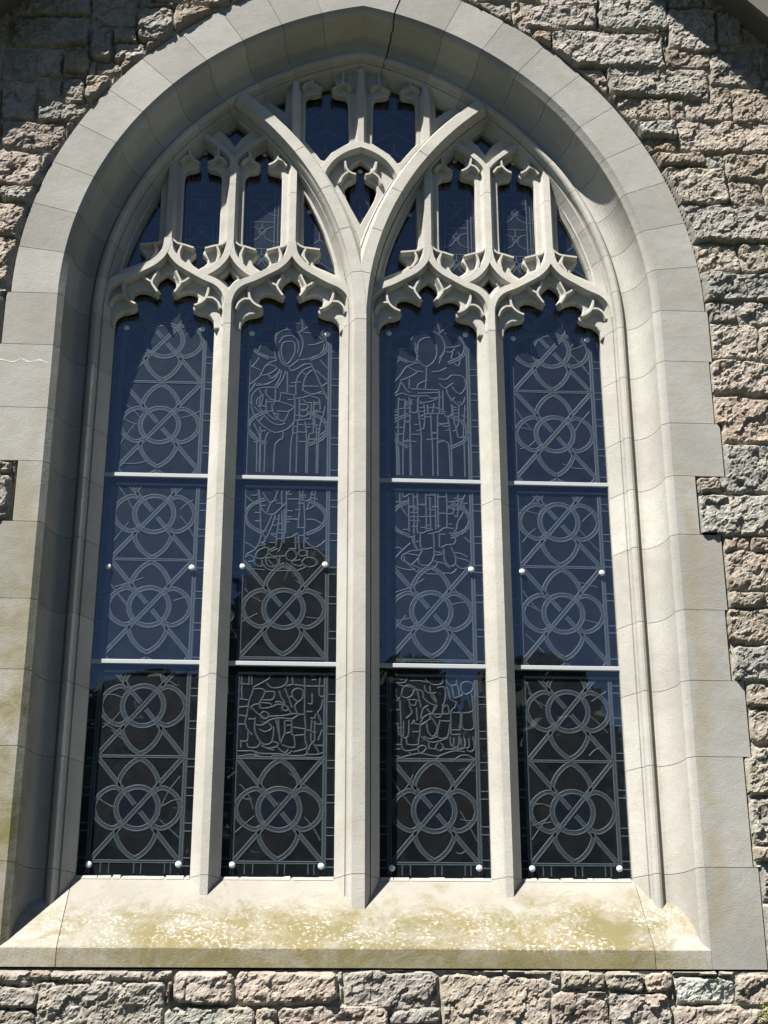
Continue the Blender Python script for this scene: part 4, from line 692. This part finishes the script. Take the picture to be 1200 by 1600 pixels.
for li, cx in enumerate(CEN):
    th = thing('stained_glass_light', LBL[li], 'stained glass', (cx, 0.078, 0.0), 'leaded stained glass behind the four tall lights')
    gl = MB(); ld = MB()
    box(gl, cx-0.2399, cx+0.2399, VG-0.006, VG, 0.012, 2.895, 0)
    zc = ZC if li in (0, 3) else [ZC[0], ZC[2]]
    for z in zc: motif(gl, ld, cx, z)
    hz = [0.0685, 0.519, 1.431, 2.338] if li in (0, 3) else [0.0685, 0.519, 0.972]
    for z in hz: double(ld, [(cx-0.195, z), (cx+0.195, z)], 0.004, 0.0035)
    if li in (0, 3):
        for z in (2.79,): double(ld, [(cx-0.19, z), (cx+0.19, z)], 0.004, 0.0035)
    if li in (1, 2):
        for P in LINES[li]:
            if abs(P[-1][1]-ZCUT) < 0.03 and len(P) > 1: P = P+[(P[-1][0]+(P[-1][0]-P[-2][0])*0.2, Z2+0.035)]
            P = [(cx+x, z) for x, z in P]; came(ld, dense(P, 0.02) if len(P) > 2 else P, 0.0042)
        if li in (1, 2):
            for P in LINES[li]:                           # short tie leads that break the drapery into small pieces
                for (xa, za), (xb, zb) in zip(P[:-1], P[1:]):
                    L = math.hypot(xb-xa, zb-za)
                    for q in range(int(L/0.06+rnd.random()) if za > 1.5 and za < 2.35 and abs(xb-xa) < 0.3*abs(zb-za) else 0):
                        t = rnd.random(); x, z = xa+(xb-xa)*t, za+(zb-za)*t; ux, uz = -(zb-za)/L, (xb-xa)/L; l = rnd.choice((-1, 1))*rnd.uniform(0.018, 0.036)
                        x2 = max(-0.185, min(0.185, x+ux*l)); came(ld, [(cx+x, z), (cx+x2, z+uz*l)], 0.0040)
            for z in (1.656, 2.110, 2.565):
                for s in (-1, 1): double(ld, dense([(cx+s*0.10, z+0.085), (cx+s*0.165, z+0.05), (cx+s*0.188, z), (cx+s*0.165, z-0.05), (cx+s*0.10, z-0.085)], 0.02), 0.006)
    for x in (-0.196, 0.196): double(ld, [(cx+x, 0.02), (cx+x, 2.80)], 0.0055, 0.0048)
    z = 0.05
    while z < 2.8:
        for s in (-1, 1): came(ld, [(cx+s*0.203, z), (cx+s*0.2395, z)], 0.0034); came(ld, [(cx+s*0.203, z+0.034), (cx+s*0.2395, z+0.034)], 0.0034)
        z += rnd.uniform(0.125, 0.17)
    for x in (-0.14, -0.105, 0.0, 0.03, 0.13, 0.155): came(ld, [(cx+x, 0.02), (cx+x, 0.066)], 0.0034)
    # dark saddle breaks where the panels meet behind the glazing bars
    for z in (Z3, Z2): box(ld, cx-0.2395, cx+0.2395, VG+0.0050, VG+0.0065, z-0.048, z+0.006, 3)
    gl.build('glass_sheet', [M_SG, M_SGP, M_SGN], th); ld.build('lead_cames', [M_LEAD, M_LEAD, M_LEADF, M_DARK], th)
# small leaded panes in the tracery
def button(mb, x, z, v=-0.0185, r=0.0125):
    n_ = 14; vs = []; fs = []
    for rr, h in ((1, 0), (1, 0.0025), (0.8, 0.0050), (0.45, 0.0066)):
        for i in range(n_): vs.append((x+r*rr*math.cos(2*PI*i/n_), -(v+h), z+r*rr*math.sin(2*PI*i/n_)))
    vs.append((x, -(v+0.0072), z))
    for k in range(3):
        for i in range(n_): fs.append((k*n_+i, k*n_+(i+1) % n_, (k+1)*n_+(i+1) % n_, (k+1)*n_+i))
    for i in range(n_): fs.append((3*n_+i, 3*n_+(i+1) % n_, 4*n_))
    mb.add(vs, fs, 0, True)
def pane(mb, x0, x1, z0, z1, tilt=0.0, yaw_=0.0):
    f = -0.018; zc = (z0+z1)/2; xc = (x0+x1)/2
    vs = [(x, -(v+(z-zc)*tilt+(x-xc)*yaw_), z) for x in (x0, x1) for v in (f-0.004, f) for z in (z0, z1)]
    mb.add(vs, [(0, 1, 3, 2), (4, 6, 7, 5), (0, 4, 5, 1), (2, 3, 7, 6), (0, 2, 6, 4), (1, 5, 7, 3)])
def small_glass(label, x0, x1, z0, z1, btn, fancy):
    th = thing('tracery_light_glass', label, 'tracery glass', ((x0+x1)/2, 0.02, z0), 'small glazed openings of the tracery')
    mb = MB(); pane(mb, x0, x1, z0, z1); mb.build('clear_pane', M_GLASS, th)
    gl = MB(); box(gl, x0, x1, VG-0.006, VG, z0, z1); ld = MB(); cx = (x0+x1)/2
    if fancy:
        for x in (cx-0.060, cx+0.060, cx+0.078, cx-0.078): came(ld, [(x, z0), (x, z1)], 0.0034)
        z = z0+0.06
        while z < z1-0.05:
            for s in (-1, 1): came(ld, [(cx+s*0.06, z), (cx+s*0.09, z)], 0.0032)
            came(ld, dense([(cx-0.06, z), (cx-0.02, z+0.018), (cx, z+0.05), (cx+0.02, z+0.018), (cx+0.06, z)], 0.02), 0.0034)
            came(ld, dense([(cx, z+0.05), (cx-0.03, z+0.08), (cx-0.06, z+0.085)], 0.02), 0.0034); came(ld, dense([(cx, z+0.05), (cx+0.03, z+0.08), (cx+0.06, z+0.085)], 0.02), 0.0034)
            came(ld, [(cx-0.06, z+0.115), (cx+0.06, z+0.115)], 0.0034); came(ld, ell(cx, z+0.06, 0.016, 0.02, 10), 0.003)
            came(ld, [(cx, z+0.08), (cx, z+0.115)], 0.003)
            z += 0.155
    else:
        z = z0+0.05
        while z < z1-0.02:
            came(ld, [(x0+0.012, z), (cx, z+0.07), (x1-0.012, z)], 0.0034); came(ld, [(cx, z+0.07), (cx, z+0.13)], 0.0034); z += 0.13
    gl.build('glass_sheet', M_SG, th); ld.build('lead_cames', [M_LEAD, M_LEAD, M_SG], th)
    if btn:
        mb = MB(); button(mb, *btn); mb.build('fixing_button', M_BUTTON, th)
k = 0
NM = ['first', 'second', 'third', 'fourth']
for us in (-1, 1):
    U = us*ULC; side = 'left' if us < 0 else 'right'
    for s in (-1, 1):
        small_glass('tall narrow cusped pane in the %s sub-arch, %s of its pair' % (side, 'left' if s < 0 else 'right'), U+s*0.1515-0.102, U+s*0.1515+0.102, 2.92, 3.69, (U+s*0.1515, 3.645), True)
        small_glass('triangular side pane at the %s edge inside the %s sub-arch' % ('left' if s < 0 else 'right', side), min(U+s*0.335, U+s*0.545), max(U+s*0.335, U+s*0.545), 2.905, 3.42, (U+s*0.385, 3.313), False)
    small_glass('tiny diamond eyelet at the top of the %s sub-arch' % side, U-0.075, U+0.075, 3.692, 3.84, None, False)
    small_glass('tiny dark eyelet between the two ogee heads of the %s pair' % side, U-0.045, U+0.045, 2.82, 2.915, None, False)
small_glass('tall cusped pane high in the window head, left of the central upright', -0.30, -0.052, 3.57, 4.115, (-hx, 4.078), False)
small_glass('tall cusped pane high in the window head, right of the central upright', 0.052, 0.30, 3.57, 4.115, (hx, 4.078), False)
small_glass('small trefoil pane in the fork of the centre mullion', -0.05, 0.05, 3.20, 3.565+0.03, (0, 3.563), False)
for s in (-1, 1): small_glass('small triangular corner pane at the upper %s of the window head' % ('left' if s < 0 else 'right'), min(s*0.37, s*0.52), max(s*0.37, s*0.52), 3.85, 4.02, None, False)
small_glass('tiny eyelet under the very apex of the window', -0.035, 0.035, 4.14, 4.2, None, False)

# ------------------------------------------------------------------ protective glazing of the four tall lights
NAME = ['leftmost light', 'light just left of centre', 'light just right of centre', 'rightmost light']
BOT = [[(-1.133, 0.053), (-0.756, 0.056), (-1.138, 1.390), (-0.760, 1.392), (-1.129, 2.621), (-0.763, 2.625)],
       [(-0.530, 0.055), (-0.152, 0.053), (-0.531, 1.402), (-0.152, 1.419), (-0.524, 2.608), (-0.155, 2.616)],
       [(0.150, 0.047), (0.525, 0.050), (0.521, 1.408), (0.145, 2.629), (0.521, 2.633)],
       [(0.753, 0.049), (1.132, 0.052), (0.758, 1.403), (1.130, 1.404), (0.757, 2.619), (1.125, 2.623)]]
TILT = [[(0.0, 0.0), (0.002, 0.0), (0.001, 0.0)], [(0.001, 0.0), (0.0, 0.0), (0.001, 0.0)], [(0.0, -0.002), (0.002, 0.0), (0.001, 0)], [(0.001, 0.002), (0.002, 0), (0.001, 0)]]
for li, cx in enumerate(CEN):
    th = thing('protective_glazing', 'clear protective glass, pale bars and white buttons over the '+NAME[li], 'protective glazing', (cx, 0.024, 0.0), 'clear protective glazing over the four tall lights')
    for r, (z0, z1) in enumerate(((0.004, Z3-0.010), (Z3+0.010, Z2-0.010), (Z2+0.010, 2.89))):
        mb = MB(); pane(mb, cx-W/2+0.0008, cx+W/2-0.0008, z0, z1, *TILT[li][r]); mb.build('pane', M_GLASS, th)
    for z, dz in ((Z3, (li-1.5)*0.0), (Z2, 0)):
        mb = MB(); x0, x1 = cx-W/2+0.0005, cx+W/2+0.006
        pr = [(-0.0105, -0.025), (-0.0105, -0.014), (-0.008, -0.010), (0.008, -0.010), (0.0105, -0.014), (0.0105, -0.025)]
        sweep(mb, [(x0, z), (x1, z)], pr); mb.build('glazing_bar', M_BAR, th)
    for x, z in BOT[li]:
        mb = MB(); button(mb, x, z, -0.0185, 0.0138); mb.build('fixing_button', M_BUTTON, th)

# dark void behind all the glass
mb = MB(); box(mb, -1.75, 1.75, -0.30, -0.20, -0.4, 4.7); mb.build('dark_interior', M_DARK, wall)

# ------------------------------------------------------------------ moss tuft at the lower right
mg = plain('yellow_green_moss', (0.26, 0.28, 0.05), 0.9, nscale=80, amp=0.4)
moss = MB(); rr = random.Random(5)
for k in range(130):
    a = rr.uniform(0, 2*PI); rad = rr.random()**0.6*0.045; x = 1.615+rad*math.cos(a)*0.8; z = -0.565+rad*math.sin(a)*1.1; v = 0.322+rr.uniform(0, 0.02)
    d = Vector((rr.uniform(-1, 1), -rr.uniform(0.3, 1), rr.uniform(-0.6, 1))).normalized()*rr.uniform(0.008, 0.02); t = d.orthogonal().normalized()*0.0022
    b0 = Vector((x, -v+0.015, z)); moss.add([tuple(b0-t), tuple(b0+t), tuple(b0+d)], [(0, 1, 2)])
tag(moss.build('moss_tuft', mg), 'small yellow-green moss tuft growing on the wall at the lower right corner', 'plant')

# ------------------------------------------------------------------ trees behind the viewer, seen mirrored in the glass
ml = plain('tree_leaves', (0.075, 0.095, 0.035), 0.7, nscale=3, amp=0.6); mk = plain('bark', (0.11, 0.085, 0.06), nscale=8)
def tree_mesh(seed, H, Rw, conic):
    r = random.Random(seed); mb = MB(); th_ = []
    for i in range(12000):
        t = r.random(); z = H*(0.08+0.92*t)
        rad = Rw*math.sqrt(max(0.003, 1-((t-0.42)/0.60)**2))*(1.0+0.12*math.sin(t*17+seed)); a = r.uniform(0, 2*PI)
        cl = 0.86+0.14*math.sin(a*3+z*2.1)*math.sin(z*3.3+a)
        q = rad*cl*(r.random()**0.45+(r.random()*0.28 if r.random() < 0.25 else 0)); c = Vector((q*math.cos(a), q*math.sin(a), z)); s = r.uniform(0.09, 0.24)
        n1 = Vector((r.uniform(-1, 1), r.uniform(-1, 1), r.uniform(-1, 1))).normalized(); u = n1.orthogonal().normalized()*s; v_ = n1.cross(u).normalized()*s*0.7
        mb.add([tuple(c-u), tuple(c-v_), tuple(c+u), tuple(c+v_)], [(0, 1, 2, 3)])
    tk = MB(); n_ = 8; Rk = 0.035*H
    for i, (z, k_) in enumerate(((0, 1.3), (0.6, 1), (H*0.5, 0.6), (H*0.9, 0.1))):
        for j in range(n_): tk.v.append((Rk*k_*math.cos(2*PI*j/n_)*0.6, Rk*k_*math.sin(2*PI*j/n_)*0.6, z))
    for i in range(3):
        for j in range(n_): tk.f.append((i*n_+j, i*n_+(j+1) % n_, (i+1)*n_+(j+1) % n_, (i+1)*n_+j)); tk.m.append(0); tk.sm.append(True)
    return mb, tk
TREES = [(-10.2, -25, 11.2, 3.2, 0, 'broad leafy tree behind the viewer beyond the leftmost reflections'), (-6.2, -25, 11.3, 3.0, 0, 'wide leafy tree behind the viewer mirrored at the left edge of the glass'),
         (-3.1, -26.5, 10.9, 2.7, 0, 'leafy tree behind the viewer mirrored in the leftmost light'),
         (-0.35, -24, 13.1, 2.0, 0, 'tallest dark tree behind the viewer mirrored in the light left of centre'), (2.1, -25.5, 11.0, 2.3, 0, 'leafy tree behind the viewer mirrored right of the centre mullion'),
         (4.7, -24, 10.6, 2.3, 0, 'narrow leafy tree behind the viewer mirrored in the rightmost light'), (11.0, -25, 11.0, 3.3, 0, 'broad leafy tree behind the viewer beyond the sky gap')]
for i, (x, y, H, Rw, con, lb) in enumerate(TREES):
    a, t = tree_mesh(40+i, H, Rw, con); th = thing('conifer_tree' if con else 'leafy_tree', lb, 'tree', (x, y, -2.6), 'trees behind the viewer mirrored in the glass')
    for mb_, nm_, mt_ in ((a, 'crown', ml), (t, 'trunk', mk)):
        o = mb_.build(nm_, mt_); o.parent = th
